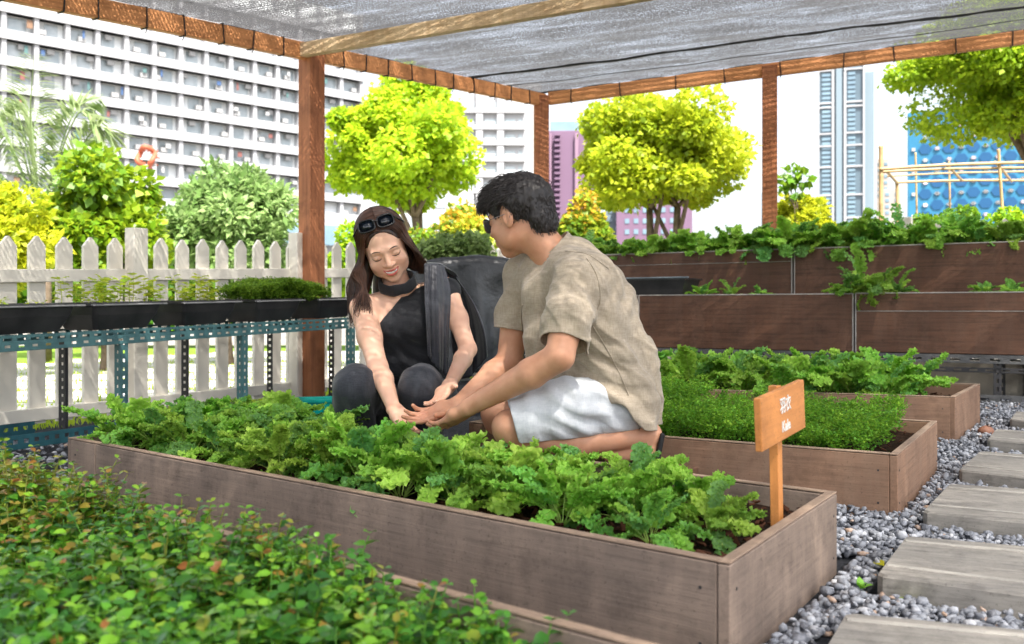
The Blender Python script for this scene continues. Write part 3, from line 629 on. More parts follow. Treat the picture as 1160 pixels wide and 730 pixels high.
# trays
M['tray_rim'] = plain('lit_plastic_rim', (.30, .30, .305), (.2, .2, .2), rough=.35, bmp=0)  # light caught by the tray rims, put into a paler grey colour
def tray(f0, f1, label, dep=.30, h=.118, soil=True):
    a, b = lerp(S0, S1, f0), lerp(S0, S1, f1); z0 = sz((f0+f1)/2)+.001; dz = (sz(f1)-sz(f0)); o = sn*.015
    t = thing('seed_tray', label, 'tray', (a+b)/2+o+UP*z0, 'black seed trays on the teal shelf')
    def ring(ins, z, out=0):
        ps = []; c4 = [(0, 0, 1, 1), (1, 0, -1, 1), (1, 1, -1, -1), (0, 1, 1, -1)]; r = .018
        for i, (x, y, sx, sy) in enumerate(c4):
            p = lerp(a, b, x)+o+sn*dep*y+sd*sx*ins+sn*sy*ins
            for k in range(4):
                th = math.pi*(1+.5*i)+k*math.pi/6; cc = p+sd*sx*r+sn*sy*r
                ps.append(cc+(sd*math.cos(th)+sn*math.sin(th))*r+UP*(z0+z+(x-.5)*dz))
        return ps
    rings = [ring(.052, 0), ring(.046, .012), ring(.020, h*.55), ring(.010, h-.014), ring(0, h-.012), ring(0, h), ring(.010, h), ring(.014, h-.006), ring(.02, h-.03)]
    V = sum(rings, []); m = 16; Fc = [tuple(range(m))[::-1]]+[(k*m+i, k*m+(i+1) % m, (k+1)*m+(i+1) % m, (k+1)*m+i) for k in range(len(rings)-1) for i in range(m)]
    mb = MB(); mb.add(V, Fc); mb.build('tray_body', M['tray'], t)
    mb = MB(); q = [rings[-1][i] for i in (1, 5, 9, 13)]; zc = z0+h-.028
    mb.grid(lambda u, v: (lambda p: (p[0], p[1], zc+(u-.5)*dz+.006*noise.noise(Vector((p[0]*40, p[1]*40, 0)))))(((q[0]*(1-u)+q[1]*u)*(1-v)+(q[3]*(1-u)+q[2]*u)*v)), 14, 8); mb.build('soil', M['soil'], t)
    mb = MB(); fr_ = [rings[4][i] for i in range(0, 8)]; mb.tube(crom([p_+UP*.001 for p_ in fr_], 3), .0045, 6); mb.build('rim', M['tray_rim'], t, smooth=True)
    return a+o, b+o, z0+h-.025, dz
tr = []
for (u0, u1, lab) in ((-75, 93, 'black seed tray at the left edge with a few reddish sprouts'), (110, 190, 'black seed tray with sparse tall green seedlings in front of the first fence post'),
                      (212, 275, 'black seed tray with rows of short leafy seedlings, third from the left'), (295, 347, 'black seed tray overflowing with dense green parsley'),
                      (365, 410, 'black seed tray partly hidden behind the long hair of the woman')):
    tr.append(tray(st(u0), st(u1), lab))
def seed_mesh(seed, h=.09, n=9, ls=.028):
    r = random.Random(seed); mb = MB(); C = []; D = []; U = []; L = []; az = r.uniform(0, 6)
    tp = A(r.uniform(-.02, .02), r.uniform(-.02, .02), h); mb.tube([A(0, 0, 0), tp*.5+A(.004, 0, 0), tp], [.0018, .0015, .001], 5, t=.7)
    for i in range(n):
        az += 2.4; f = .3+.7*i/(n-1); o = A(math.cos(az), math.sin(az), .5*f+r.uniform(-.2, .3)); c = tp*f
        mb.tube([c, c+nrm(o)*ls*.5], .0008, 4, t=.7, cap=False)
        for k in range(3):
            C.append(c+nrm(o)*ls*(.45+.0*k)); a2 = az+(-.9, 0, .9)[k]; D.append(A(math.cos(a2), math.sin(a2), .35*f+r.uniform(-.35, .2))); U.append(A(0, 0, 1)-o*.3); L.append(ls*r.uniform(.7, 1.15))
    L = np.array(L); V, Fc, k = leafquads(np.array(C), np.array(D), np.array(U), L, L*.36)
    V2 = np.concatenate([V, np.array(mb.V)]); F2 = np.concatenate([Fc, np.array([f for f in mb.F if len(f) == 4])+len(V)])
    t = np.repeat(np.clip(NR.normal(.5, .2, len(L)), 0, .8), k)
    return raw('seedling', V2, F2, M['seedling'], attrs={'tint': np.concatenate([t, mb.T])})
sp = [seed_mesh(i, h, n, l) for i, (h, n, l) in enumerate(((.12, 9, .036), (.09, 8, .035), (.07, 7, .030), (.10, 10, .032), (.14, 10, .034)))]
rp = [seed_mesh(90+i, .035, 4, .016) for i in range(2)]
lab = ['tiny reddish sprout in the leftmost black tray', 'bright green seedling growing in the tray before the first fence post', 'short yellow green seedling in the third black tray']
for k, (n, pr, smin, smax) in enumerate(((9, rp, .8, 1.2), (15, sp, .75, 1.3), (18, sp, .6, 1.1))):
    a, b, z, dz = tr[k]
    for i in range(n):
        f = (i+.5)/n if k else .35+.6*(i+.5)/n; f += rnd.uniform(-.03, .03); p = lerp(a, b, min(.95, max(.05, f)))+sn*rnd.choice([.07, .15, .22])
        put_plant(pr, (p[0], p[1], z+(f-.5)*dz), rnd.uniform(smin, smax), lab[k], 'seedling', ['sprouts in the leftmost tray', 'seedlings in the second tray', 'seedlings in the third tray'][k])
a, b, z, dz = tr[3]; qq = [a+sn*.0, b+sd*.25+sn*.0, b+sd*.25+sn*.29, a+sn*.29]
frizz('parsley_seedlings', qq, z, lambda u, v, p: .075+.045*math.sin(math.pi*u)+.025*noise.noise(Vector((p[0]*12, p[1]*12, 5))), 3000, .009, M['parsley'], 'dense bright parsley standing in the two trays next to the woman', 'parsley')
# clutter under the shelf
def blackpot(p, r, h, label):
    t = thing('plant_pot', label, 'pot', p); mb = MB(); pr = [(.0, 0), (r*.75, 0), (r*.95, h*.9), (r*1.04, h*.9), (r*1.04, h), (r*.95, h), (r*.9, h*.8), (0, h*.78)]; n = 24
    V = [A(*p)+A(x*math.cos(6.2832*k/n), x*math.sin(6.2832*k/n), z) for x, z in pr for k in range(n)]
    mb.add(V, [(i*n+k, i*n+(k+1) % n, (i+1)*n+(k+1) % n, (i+1)*n+k) for i in range(len(pr)-1) for k in range(n)]); mb.build('pot_body', M['tray'], t, smooth=True)
blackpot(G(262, 497, 0)+A(0, .1, 0), .10, .15, 'round black pot standing on the gravel behind the kale at left')
blackpot(G(312, 492, 0)+A(0, .2, 0), .12, .13, 'wide black pot beside the teal tub behind the kale')
def tub():
    p = P(364, 480, 4.35); p[2] = 0; t = thing('storage_tub', 'open teal plastic tub behind the trousers of the woman', 'tub', p); ax, ay = nrm(A(1, .25, 0)), nrm(A(-.25, 1, 0)); mb = MB(); hx, hy, h = .10, .08, .20
    lv = [(.0, .85), (h*.94, 1), (h*.94, 1.06), (h, 1.06), (h, .98), (.03, .82)]; V = []
    for z, s in lv:
        for x, y in ((-1, -1), (1, -1), (1, 1), (-1, 1)): V.append(p+ax*x*hx*s+ay*y*hy*s+UP*z)
    Fc = [(0, 3, 2, 1)]+[(k*4+i, k*4+(i+1) % 4, k*4+4+(i+1) % 4, k*4+4+i) for k in range(5) for i in range(4)]+[(20, 21, 22, 23)]
    mb.add(V, Fc); mb.build('tub_body', M['teal_box'], t)
tub()
# ------------------------------------------------------------ terrace of dark planters
TA = A(1.033, 7.1, 0); TD = A(2.08, -1.2, 0); td = nrm(TD); tn = A(-td[1], td[0], 0)
if tn[1] < 0: tn = -tn
def planter(name, p0, p1, z0, z1, dep, label, seamz=None, group=None, ends=True):
    t = thing(name, label, 'planter', (p0+p1)/2+UP*z0, group); d = nrm(p1-p0); g = .004; mb = MB()
    zs = [z0, z1] if seamz is None else [z0, seamz, z1]
    for i in range(len(zs)-1): mb.plank(p0+d*g+UP*(zs[i]+zs[i+1])/2, p1-d*g+UP*(zs[i]+zs[i+1])/2, zs[i+1]-zs[i]-.004, .016)
    mb.build('front_board', M['wpc'], t)
    e = MB(); o = -tn*.010
    for pp in (p0+d*.004, p1-d*.004): e.plank(pp+o+UP*z0, pp+o+UP*z1, .008, .004, widdir=d, bev=.0005)
    if seamz: e.plank(p0+d*g+o+UP*seamz, p1-d*g+o+UP*seamz, .004, .003, bev=.0005)
    e.plank(p0+d*g+UP*(z1+.002), p1-d*g+UP*(z1+.002), .007, .020, bev=.0005); e.build('edging', M['seam'], t)
    mb = MB(); mb.plank(p0+tn*dep+UP*(z0+z1)/2, p1+tn*dep+UP*(z0+z1)/2, z1-z0, .016)
    mb.build('back_board', M['wpc'], t)
    for pp in (p0+d*.016, p1-d*.016):
        mb = MB(); mb.plank(pp+tn*.0085+UP*(z0+z1)/2, pp+tn*(dep-.0085)+UP*(z0+z1)/2, z1-z0-.002, .014); mb.build('end_board', M['wpc'], t)
    so = MB(); q = [p0+tn*.01+d*.02, p1+tn*.01-d*.02, p1+tn*(dep-.01)-d*.02, p0+tn*(dep-.01)+d*.02]; soil_sheet(so, q, z1-.035, 30, 8); so.build('soil', M['soil'], t)
    return q
def tl(t): return TA+TD*t
glow = 'dark plank planters of the lower tier'; gup = 'dark plank planters of the upper tier'
lq = [planter('terrace_planter', tl(-.686), tl(-.051), .316, .697, .42, 'lower tier dark planter mostly hidden behind the man', None, glow),
      planter('terrace_planter', tl(-.047), tl(.586), .316, .697, .42, 'lower tier dark planter right behind the farthest raised bed', None, glow),
      planter('terrace_planter', tl(.590), tl(1.24), .316, .700, .42, 'lower tier dark planter at the right edge with a pale horizontal joint', .585, glow)]
UA = A(.815, 8.05, 0); UB = A(3.4, 6.45, 0)
def ul(t): return UA+(UB-UA)*t
uq = [planter('terrace_planter', ul(-.13), ul(.496), .705, 1.046, .42, 'upper tier dark planter right of the head and shoulder of the man', .955, gup),
      planter('terrace_planter', ul(.50), ul(1.12), .705, 1.046, .42, 'upper tier dark planter behind the sprawling kale at right', None, gup)]
def terrace_frame():
    t = thing('terrace_rack', 'grey slotted metal rack holding up the dark plank planters', 'rack', tl(0)); a, b = tl(-.70), tl(1.26)
    mb = MB(); angle(mb, a-tn*.006+UP*.262, b-tn*.006+UP*.262, .052, UP, .04, tn, rows=((.42, .3, .5),), pitch=.11); mb.build('top_rail', M['grmetal'], t)
    mb = MB(); angle(mb, a+tn*.40+UP*.262, b+tn*.40+UP*.262, .052, UP, .03, -tn, rows=((.42, .5, .45),), pitch=.13); mb.build('top_rail', M['grmetal'], t)
    mb = MB(); angle(mb, a+tn*.0+UP*.205, b+tn*.0+UP*.205, .030, UP, .03, tn, rows=((.5, .3, .5),), pitch=.09); mb.build('middle_rail', M['dkmetal'], t)
    mb = MB(); angle(mb, a-tn*.02+UP*.015, b-tn*.02+UP*.015, .055, UP, .05, tn, rows=((.5, .25, .5),), pitch=.12); mb.build('bottom_rail', M['grmetal'], t)
    for f in (-.68, -.05, .30, .61, .93, 1.2):
        for o in (.0, .40):
            p = tl(f)+tn*o; mb = MB(); angle(mb, p, p+UP*.262, .045, td, .04, tn if o == 0 else -tn, rows=((.5, .3, .5),), pitch=.05); mb.build('leg', M['dkmetal'], t)
    a2, b2 = ul(-.02), ul(1.12)
    for o in (.02, .41):
        mb = MB(); angle(mb, a2+tn*o+UP*.652, b2+tn*o+UP*.652, .05, UP, .03, tn if o < .1 else -tn, rows=((.5, .3, .5),), pitch=.1); mb.build('upper_rail', M['grmetal'], t)
        for f in (0, .33, .66, 1.0):
            p = ul(f)+tn*o; mb = MB(); angle(mb, p, p+UP*.65, .045, td, .04, tn if o < .1 else -tn, rows=((.5, .3, .5),), pitch=.05); mb.build('leg', M['dkmetal'], t)
terrace_frame()
def box_thing(name, label, cat, c, ax, h, mat, bev=.01, part='body'):
    t = thing(name, label, cat, A(*c)-UP*h[2]); mb = MB(); mb.box(c, ax, h, bev); mb.build(part, mat, t); return t
M['concrete'] = plain('pale_concrete', (.42, .38, .32), (.33, .3, .25), 4, rough=.9)
pc = tl(.85)+tn*.75+UP*.11; box_thing('garden_wall', 'low pale concrete kerb wall under the terrace rack', 'wall', pc, (td, tn, UP), (2.0, .08, .13), M['concrete'])
def black_bin():
    c = tl(-.03)+tn*.21+UP*.70; t = thing('crop_crate', 'black shallow plastic crate on the planter behind the back of the man', 'crate', c); mb = MB(); hx, hy, h = .30, .16, .125
    lv = [(.0, .88), (h*.9, 1), (h*.9, 1.05), (h, 1.05), (h, .99), (.02, .85)]; V = [c+td*x*hx*s+tn*y*hy*s+UP*z for z, s in lv for x, y in ((-1, -1), (1, -1), (1, 1), (-1, 1))]
    mb.add(V, [(0, 3, 2, 1)]+[(k*4+i, k*4+(i+1) % 4, k*4+4+(i+1) % 4, k*4+4+i) for k in range(5) for i in range(4)]+[(20, 21, 22, 23)]); mb.build('crate_body', M['tray'], t)
    mb = MB(); mb.plank(c+td*-.33-tn*.172+UP*.128, c+td*.33-tn*.172+UP*.128, .010, .012); mb.build('rim', plain('bluegrey_rim', (.22, .27, .30), rough=.4), t)
black_bin()
# kale on the terrace
for u, s, f in ((-.0, 1.0, 0), (.14, .8, 0), (.225, .75, 0), (.31, .65, 0), (.56, 1.05, 0), (.62, 1.15, 0), (.69, .95, 0), (.90, .75, 0), (.97, .8, 0), (1.04, .8, 0)):
    p = tl(u)+tn*.15; 
    if u > .05: put_plant(kproto, (p[0], p[1], .665), s*.95, 'low kale plant spilling over the rim of the lower tier planter', 'kale plant', 'kale plants on the lower tier', tilt=.3)
p = tl(.605)+tn*.09; o = kproto[4].copy(); COL.objects.link(o); o.location = Vector((p[0], p[1], .69)); o.scale = (1.25,)*3; o.rotation_euler = (0, 0, 2); props(o, 'largest sprawling kale plant on the lower tier, rising above its neighbours', 'kale plant', 'kale plants on the lower tier')
p = tl(.665)+tn*-.0; o = kproto[2].copy(); COL.objects.link(o); o.location = Vector((p[0], p[1], .69)); o.scale = (1.1,)*3; o.rotation_euler = (.5, 0, 3.6); props(o, 'kale plant hanging over the front of the right lower planter', 'kale plant', 'kale plants on the lower tier')
for i in range(26):
    for j in range(2):
        t = (i+.5*j)/21-.14; p = ul(t)+tn*(.15+.16*j)
        sc = 1.0+.35*max(0, noise.noise(Vector((i*.6, 1, 1))))+(.25 if .33 < t < .9 else 0)
        put_plant(kproto, (p[0], p[1], 1.0), 1.3*sc*rnd.uniform(.8, 1.1), 'leafy green plant in the row along the upper tier', 'leafy plant', 'leafy plants on the upper tier')
# ------------------------------------------------------------ pergola
PC, PL, PR = A(.25, 8.3, 2.386), A(-1.279, 6.2, 2.235), A(2.097, 7.9, 2.54)
def pergola():
    t = thing('pergola', 'brown timber pergola frame holding the black shade net', 'pergola', (PC[0], PC[1], 0)); dl = nrm(PL-PC); dr = nrm(PR-PC)
    dlh = nrm(A(dl[0], dl[1], 0)); drh = nrm(A(dr[0], dr[1], 0))
    for p, w, ax in ((PL, .060, nrm(A(.62, .78, 0))), (PC, .062, nrm(A(1, .05, 0))), (PR, .060, nrm(A(1, -.28, 0)))):
        mb = MB(); ay = A(-ax[1], ax[0], 0); h = p[2]+.03; mb.box(A(p[0], p[1], h/2), (UP, ax, ay), (h/2, w, w), .004); mb.build('post', M['post'], t)
    nl = A(dlh[1], -dlh[0], 0);
    a, b = PC-dl*.0, PC+dl*7.2; o = -nl*.085
    mb = MB(); mb.plank(a-dl*.05, b, .105, .045, bev=.003); bm = mb.build('beam', M['beam'], t)
    a, b = PC+dr*.065, PC+dr*5.2; mb = MB(); mb.plank(a, b, .105, .045, bev=.003); mb.build('beam', M['beam'], t)
    rd = nrm(A(1.8, -.6, .12)); a = PL+A(0, -.10, -.005)-rd*.05; mb = MB(); mb.plank(a, a+rd*5.0, .085, .05, bev=.003); mb.build('rafter', M['rafter'], t)
    rd2 = rd; a = PC+dl*5.6+A(0, 0, -.01); mb = MB(); mb.plank(a, a+rd2*5.0, .085, .05, bev=.003); mb.build('rafter', M['rafter'], t)
    for base, d, ss in ((PC, dl, list(np.arange(.22, 7, .24))), (PC, dr, list(np.arange(.28, 5.2, .43)))):
        nn = A(d[1], -d[0], 0); nn = nrm(nn)
        for s in ss:
            c = base+d*(s+rnd.uniform(-.04, .04)); tw = d*rnd.uniform(-.006, .006); mb = MB(); hw, hh = .027, .056
            lp = [c+nn*x*hw+UP*z*hh+tw*z for x, z in ((-1, -1), (0, -1), (1, -1), (1, 0), (1, 1), (0, 1), (-1, 1), (-1, 0), (-1, -1))]; mb.tube(lp, .0045, 5, cap=False)
            if rnd.random() < .5: e = c-nn*hw-UP*hh; mb.tube([e, e-UP*.03+nn*rnd.uniform(-.01, .01)+d*.01], .0025, 4)
            mb.build('wire_tie', M['black_cord'], t)
    # loose wire twisted round the corner post
    for z in (-.78, -.74, -.70):
        mb = MB(); c = A(PC[0], PC[1], PC[2]+z); mb.tube([c+A(math.cos(a)*.088, math.sin(a)*.088, .012*math.sin(a*2+z*30)) for a in np.linspace(0, 6.28, 22)], .003, 5); mb.build('wire_tie', M['black_cord'], t)
    return dl, dr
dl, dr = pergola()
def net():
    t = thing('shade_net', 'black woven shade net sagging over the whole pergola', 'shade net', PC); nu, nv = 110, 150
    DL, DR = 9.6, 6.6
    def pos(a, b):      # a along dr, b along dl
        x, y = a*DR-.03, b*DL-.03; p = PC+dr*x+dl*y+UP*.058
        sag = -.035*math.sin(math.pi*min(1, max(0, x/DR)))*math.sin(math.pi*((y % 2.6)/2.6))+.012*math.sin(y*9+.8*math.sin(x*2))*min(1, x*3, y*3)+.010*noise.noise(Vector((x*3, y*8, 0)))*min(1, x*3, y*3)
        return p+UP*(sag+.012)
    mb = MB(); V = [pos(i/nu, j/nv) for j in range(nv+1) for i in range(nu+1)]; L = [(i/nu*DR, j/nv*DL, 0) for j in range(nv+1) for i in range(nu+1)]
    mb.add(V, [(j*(nu+1)+i, j*(nu+1)+i+1, (j+1)*(nu+1)+i+1, (j+1)*(nu+1)+i) for j in range(nv) for i in range(nu)], L); mb.build('net_sheet', M['net'], t, smooth=True)
    # rolled hem along the two beams
    for ab in ('a', 'b'):
        mb = MB(); pts = [(pos(k/60, 0) if ab == 'a' else pos(0, k/60))+UP*(-.008+.006*math.sin(k*1.7)) for k in range(61)]; mb.tube(pts, .009, 6); mb.build('net_hem', M['black_cord'], t)
    for k, (y0, amp, r) in enumerate(((1.02, .02, .009), (.5, .015, .003), (2.55, .03, .013), (4.5, .02, .01))):
        mb = MB(); pts = []
        for i in range(61):
            x = i/60; p = pos(x, (y0+amp*math.sin(x*9+k)+.10*x*(1 if k != 3 else -1))/DL); pts.append(p-UP*(.006+r))
        mb.tube(crom(pts, 2), [r*(1+.5*noise.noise(Vector((i*.35, k, 0)))) for i in range(121)], 6); mb.build('net_seam', M['black_cord'], t)
net()
# ------------------------------------------------------------ tarpaulin on a rack between the two people
def tarp():
    c = P(537, 340, 5.55); c[2] = 0; ax, ay = nrm(A(1, .18, 0)), nrm(A(-.18, 1, 0)); hx, hy, zt = .36, .22, .86
    t = thing('metal_rack', 'dark metal rack under the black tarpaulin between the two people', 'rack', c)
    for x, y in ((-1, -1), (1, -1), (1, 1), (-1, 1)):
        mb = MB(); p = c+ax*x*hx*.9+ay*y*hy*.9; angle(mb, p, p+UP*(zt-.02), .04, ax*-x, .035, ay*-y, rows=((.5, .3, .5),)); mb.build('leg', M['dkmetal'], t)
    for z in (.42, zt-.05):
        mb = MB(); mb.box(c+UP*z, (ax, ay, UP), (hx*.9, hy*.9, .008)); mb.build('shelf_board', M['grmetal'], t)
    mb = MB(); nu, nv = 60, 50
    def fn(a, b):
        x = (a*2-1)*hx*1.12; s = b*1.05-.1       # s runs over the top then down the front
        low = .50+.16*math.sin(a*3.4+.4)+.05*math.sin(a*11)
        if s < .44: y = hy-s*1.0; z = zt+.012+.012*noise.noise(Vector((x*7, s*7, 1)))-.02*math.cos(a*6.28*1.0)
        else:
            d = (s-.44)/.51; y = -hy-.03-.05*d*math.sin(a*13+1)-.03*math.sin(a*29)*d; z = zt-.005-d*low-.02*math.cos(a*6.28)*(1-d)
        e = abs(a*2-1); z -= .10*max(0, e-.86)/.14
        y += .012*noise.noise(Vector((x*11, s*11, 3)))
        return c+ax*x+ay*y+UP*z
    mb.grid(fn, nu, nv); o = mb.build('tarpaulin', M['tarp'], base=c+UP*zt, smooth=True); props(o, 'creased black tarpaulin draped over a rack between the two people', 'tarpaulin')
    so = o.modifiers.new('t', 'SOLIDIFY'); so.thickness = .003
tarp()
# ------------------------------------------------------------ people: signed distance bodies
class SDF:
    def __init__(s, lo, hi, h):
        s.lo = A(*lo); s.h = h; s.n = np.ceil((A(*hi)-s.lo)/h).astype(int)+1; s.d = np.full(s.n, .06, np.float32)
    def win(s, lo, hi, pad):
        a = np.maximum(0, np.floor((lo-pad-s.lo)/s.h).astype(int)); b = np.minimum(s.n, np.ceil((hi+pad-s.lo)/s.h).astype(int)+1)
        if (b <= a).any(): return None, None
        sl = tuple(slice(x, y) for x, y in zip(a, b)); g = [s.lo[i]+s.h*np.arange(a[i], b[i]) for i in range(3)]
        return sl, np.stack(np.meshgrid(*g, indexing='ij'), -1)
    def comb(s, sl, d, k, sub):
        o = s.d[sl]; d = d.astype(np.float32)
        if sub: d = -d; hh = np.clip(.5-.5*(d-o)/k*-1, 0, 1) if False else np.maximum(k-np.abs(o-d), 0)/k; s.d[sl] = np.maximum(o, d)+hh*hh*k*.25
        else: hh = np.maximum(k-np.abs(o-d), 0)/k; s.d[sl] = np.minimum(o, d)-hh*hh*k*.25
    def cone(s, a, b, ra, rb, k=.01, sub=False, flat=None):
        a, b = np.asarray(a, float), np.asarray(b, float); R = max(ra, rb); sl, X = s.win(np.minimum(a, b)-R, np.maximum(a, b)+R, k+.02)
        if sl is None: return
        v = b-a; t = np.clip(((X-a)@v)/max(1e-9, v@v), 0, 1); w = X-(a+t[..., None]*v)
        if flat is not None:           # squash along direction flat[0] by factor flat[1]
            f = nrm(flat[0]); w = w+(w@f)[..., None]*f*(1/flat[1]-1); 
        s.comb(sl, np.linalg.norm(w, axis=-1)-(ra+t*(rb-ra)), k, sub)
    def ell(s, c, r, R=None, k=.01, sub=False):
        c = np.asarray(c, float); r = A(*r); m = r.max(); sl, X = s.win(c-m, c+m, k+.02)
        if sl is None: return
        q = X-c
        if R is not None: q = q@R          # columns of R = local axes
        k0 = np.linalg.norm(q/r, axis=-1); k1 = np.linalg.norm(q/(r*r), axis=-1); s.comb(sl, k0*(k0-1)/np.maximum(k1, 1e-6), k, sub)
    def chain(s, pts, rs, k=.01, **kw):
        for i in range(len(pts)-1): s.cone(pts[i], pts[i+1], rs[i], rs[i+1], k, **kw)
    def mesh(s):
        G_ = openvdb.FloatGrid(.06); G_.copyFromArray(np.ascontiguousarray(s.d), tolerance=0.0); G_.transform = openvdb.createLinearTransform(voxelSize=s.h)
        p, t, q = G_.convertToPolygons(isovalue=0.0); p = p.astype(float)+s.lo; q = q.astype(int)
        a, b, c = p[q[:, 0]], p[q[:, 1]], p[q[:, 2]]; cen = (a+c)/2; nn = np.cross(b-a, c-b)
        e = cen+nn/np.maximum(1e-12, np.linalg.norm(nn, axis=1, keepdims=True))*s.h; i0 = np.clip(np.round((cen-s.lo)/s.h).astype(int), 0, s.n-1); i1 = np.clip(np.round((e-s.lo)/s.h).astype(int), 0, s.n-1)
        if (s.d[tuple(i1.T)]-s.d[tuple(i0.T)]).mean() < 0: q = q[:, ::-1]
        return p, q
def normals(p, q):
    n = np.zeros_like(p); fn = np.cross(p[q[:, 2]]-p[q[:, 0]], p[q[:, 3]]-p[q[:, 1]])
    for k in range(4): np.add.at(n, q[:, k], fn)
    return n/np.maximum(1e-12, np.linalg.norm(n, axis=1, keepdims=True))
def smooth(p, q, it=2, lam=.5):
    e = np.concatenate([q[:, [0, 1]], q[:, [1, 2]], q[:, [2, 3]], q[:, [3, 0]]]); n = len(p); deg = np.bincount(e.ravel(), minlength=n)[:, None]
    for _ in range(it):
        s_ = np.zeros_like(p)
        for k in range(3): s_[:, k] = np.bincount(e[:, 0], p[e[:, 1], k], n)+np.bincount(e[:, 1], p[e[:, 0], k], n)
        p = p+(s_/np.maximum(1, deg)-p)*lam
    return p
def keepfaces(p, q, mask):
    q = q[mask]; u, inv = np.unique(q.ravel(), return_inverse=True); p = p[u].copy(); q = inv.reshape(-1, 4)
    e = np.sort(np.concatenate([q[:, [0, 1]], q[:, [1, 2]], q[:, [2, 3]], q[:, [3, 0]]]), 1); ue, ct = np.unique(e, axis=0, return_counts=True); be = ue[ct == 1]; n = len(p)
    deg = np.bincount(be.ravel(), minlength=n); bi = deg > 0
    for _ in range(14):          # even out the cut hem
        s_ = np.stack([np.bincount(be[:, 0], p[be[:, 1], k], n)+np.bincount(be[:, 1], p[be[:, 0], k], n) for k in range(3)], 1)
        p[bi] = p[bi]*.5+.5*(s_[bi]/deg[bi][:, None])
    return p, q
def frame(f, up):
    f = nrm(f); x = nrm(np.cross(f, up)); z = np.cross(x, f); return np.stack([x, f, z], 1)      # columns: right, forward, up
def head(S, c, R, female=True, sc=1.0):
    def W(p): return c+R@(A(*p)*sc)
    def E(p, r, k=.01, sub=False): S.ell(W(p), A(*r)*sc, R, k, sub)
    def C(a, b, ra, rb, k=.01, sub=False): S.cone(W(a), W(b), ra*sc, rb*sc, k, sub)
    E((0, -.012, .036), (.073, .092, .080)); E((0, .020, -.020), (.064, .068, .082), .02)
    j = .9 if female else 1.04
    E((0, .060, -.088), (.022*j, .020, .018), .03)
    for s in (-1, 1):
        E((s*.043*j, .018, -.058), (.018, .034, .026), .03); E((s*.036, .060, -.028), (.024, .020, .022), .022)
        C((s*.010, .083, .022), (s*.038, .074, .018), .009, .009, .016)
        S.ell(W((s*.031, .094, .002)), A(.017, .013, .011)*sc, R, .010, True)
        E((s*.031, .0735, .001), (.0145, .0125, .0105), .003)
        if not female: E((s*.074, -.004, -.004), (.007, .018, .031), .005)
        if not female: S.ell(W((s*.083, .000, -.001)), A(.006, .009, .018)*sc, R, .004, True)
        E((s*.0125, .089, -.030), (.0075, .009, .0065), .006)
    C((0, .083, .012), (0, .102, -.024), .0065, .0095, .012); E((0, .103, -.027), (.0095, .0085, .008), .006)
    E((0, .074, -.056), (.026, .016, .018), .014)
    C((-.013, .088, -.0515), (.013, .088, -.0515), .0045, .0045, .006); C((-.011, .087, -.0620), (.011, .087, -.0620), .0055, .0055, .007)
    E((0, .093, -.0565), (.021, .006, .0016), .003, True)
    return W
def hand(S, w, d, n, side, sc=1., curl=.35, spread=.16, thumb=(.55, .8, .25), curls=None):
    d = nrm(d); n = nrm(n-d*np.dot(n, d)); l = np.cross(n, d)*side; q = lambda x, y, z: w+(d*x+l*y+n*z)*sc
    offs = (.0265, .0090, -.0085, -.0245); L = ((.040, .024, .020), (.044, .027, .021), (.041, .026, .020), (.032, .020, .018)); kn = (.088, .092, .088, .080)
    for i in range(4):
        S.cone(q(.008, offs[i]*.45, 0), q(kn[i], offs[i], 0), .0150*sc, .0098*sc, .016)
        a = q(kn[i], offs[i], 0); ang = math.atan2(offs[i]*spread*9, 1)*.6; dd = d*math.cos(ang)+l*math.sin(ang); c = curl if curls is None else curls[i]; th = c*.5; r = .0086
        for j in range(3):
            b = a+(dd*math.cos(th)+n*math.sin(th))*L[i][j]*sc; S.cone(a, b, r*sc, (r-.0009)*sc, .0025 if j == 0 else .004); a = b; r -= .0009; th += c
    S.cone(q(.05, .02, .006), q(.05, -.022, .006), .012*sc, .013*sc, .02)
    S.cone(q(.012, .018, .002), q(.042, .034, .006), .015*sc, .013*sc, .014)
    t = nrm(d*thumb[0]+l*thumb[1]+n*thumb[2]); a = q(.040, .033, .006); b = a+t*.034*sc; S.cone(a, b, .0122*sc, .0102*sc, .006); t2 = nrm(t+d*.35+n*.15); S.cone(b, b+t2*.027*sc, .0102*sc, .0080*sc, .004)
def skin_mat(name, c, c2):
    m, nt, b = base_mat(name, .50, .38); v = vec(nt, 'obj'); col = ramp(nt, noi(nt, v, 14, 4), [(.35, c2), (.65, c)])
    t = N(nt, 'ShaderNodeAttribute', attribute_name='tint').outputs['Fac']; col = mixc(nt, t, col, (.52, .085, .07)); lk(nt, col, b.inputs['Base Color'])
    b.inputs['Subsurface Weight'].default_value = .12; b.inputs['Subsurface Radius'].default_value = (.012, .004, .002); b.inputs['Subsurface Scale'].default_value = .6
    bump(nt, noi(nt, v, 160, 3), b, .10, .002); return m
M['skin_m'] = skin_mat('skin_tan', (.64, .34, .215), (.55, .265, .155)); M['skin_w'] = skin_mat('skin_fair', (.86, .535, .385), (.79, .45, .31))
def cloth_mat(name, c, c2, weave=700, rough=.85, sheen=.2, spec=.2, slub=True):
    m, nt, b = base_mat(name, rough, spec); v = vec(nt, 'obj'); n1 = noi(nt, v, 40, 4, .6, (6, 6, 1)); n2 = noi(nt, v, 40, 4, .6, (1, 1, 6)); n = mathn(nt, 'MULTIPLY', mathn(nt, 'ADD', n1, n2), .5)
    lk(nt, ramp(nt, n, [(.40, c2), (.60, c)]), b.inputs['Base Color']); b.inputs['Sheen Weight'].default_value = sheen; bump(nt, mathn(nt, 'ADD', n, mathn(nt, 'MULTIPLY', noi(nt, v, 26, 3), .6)), b, .35, .004); return m
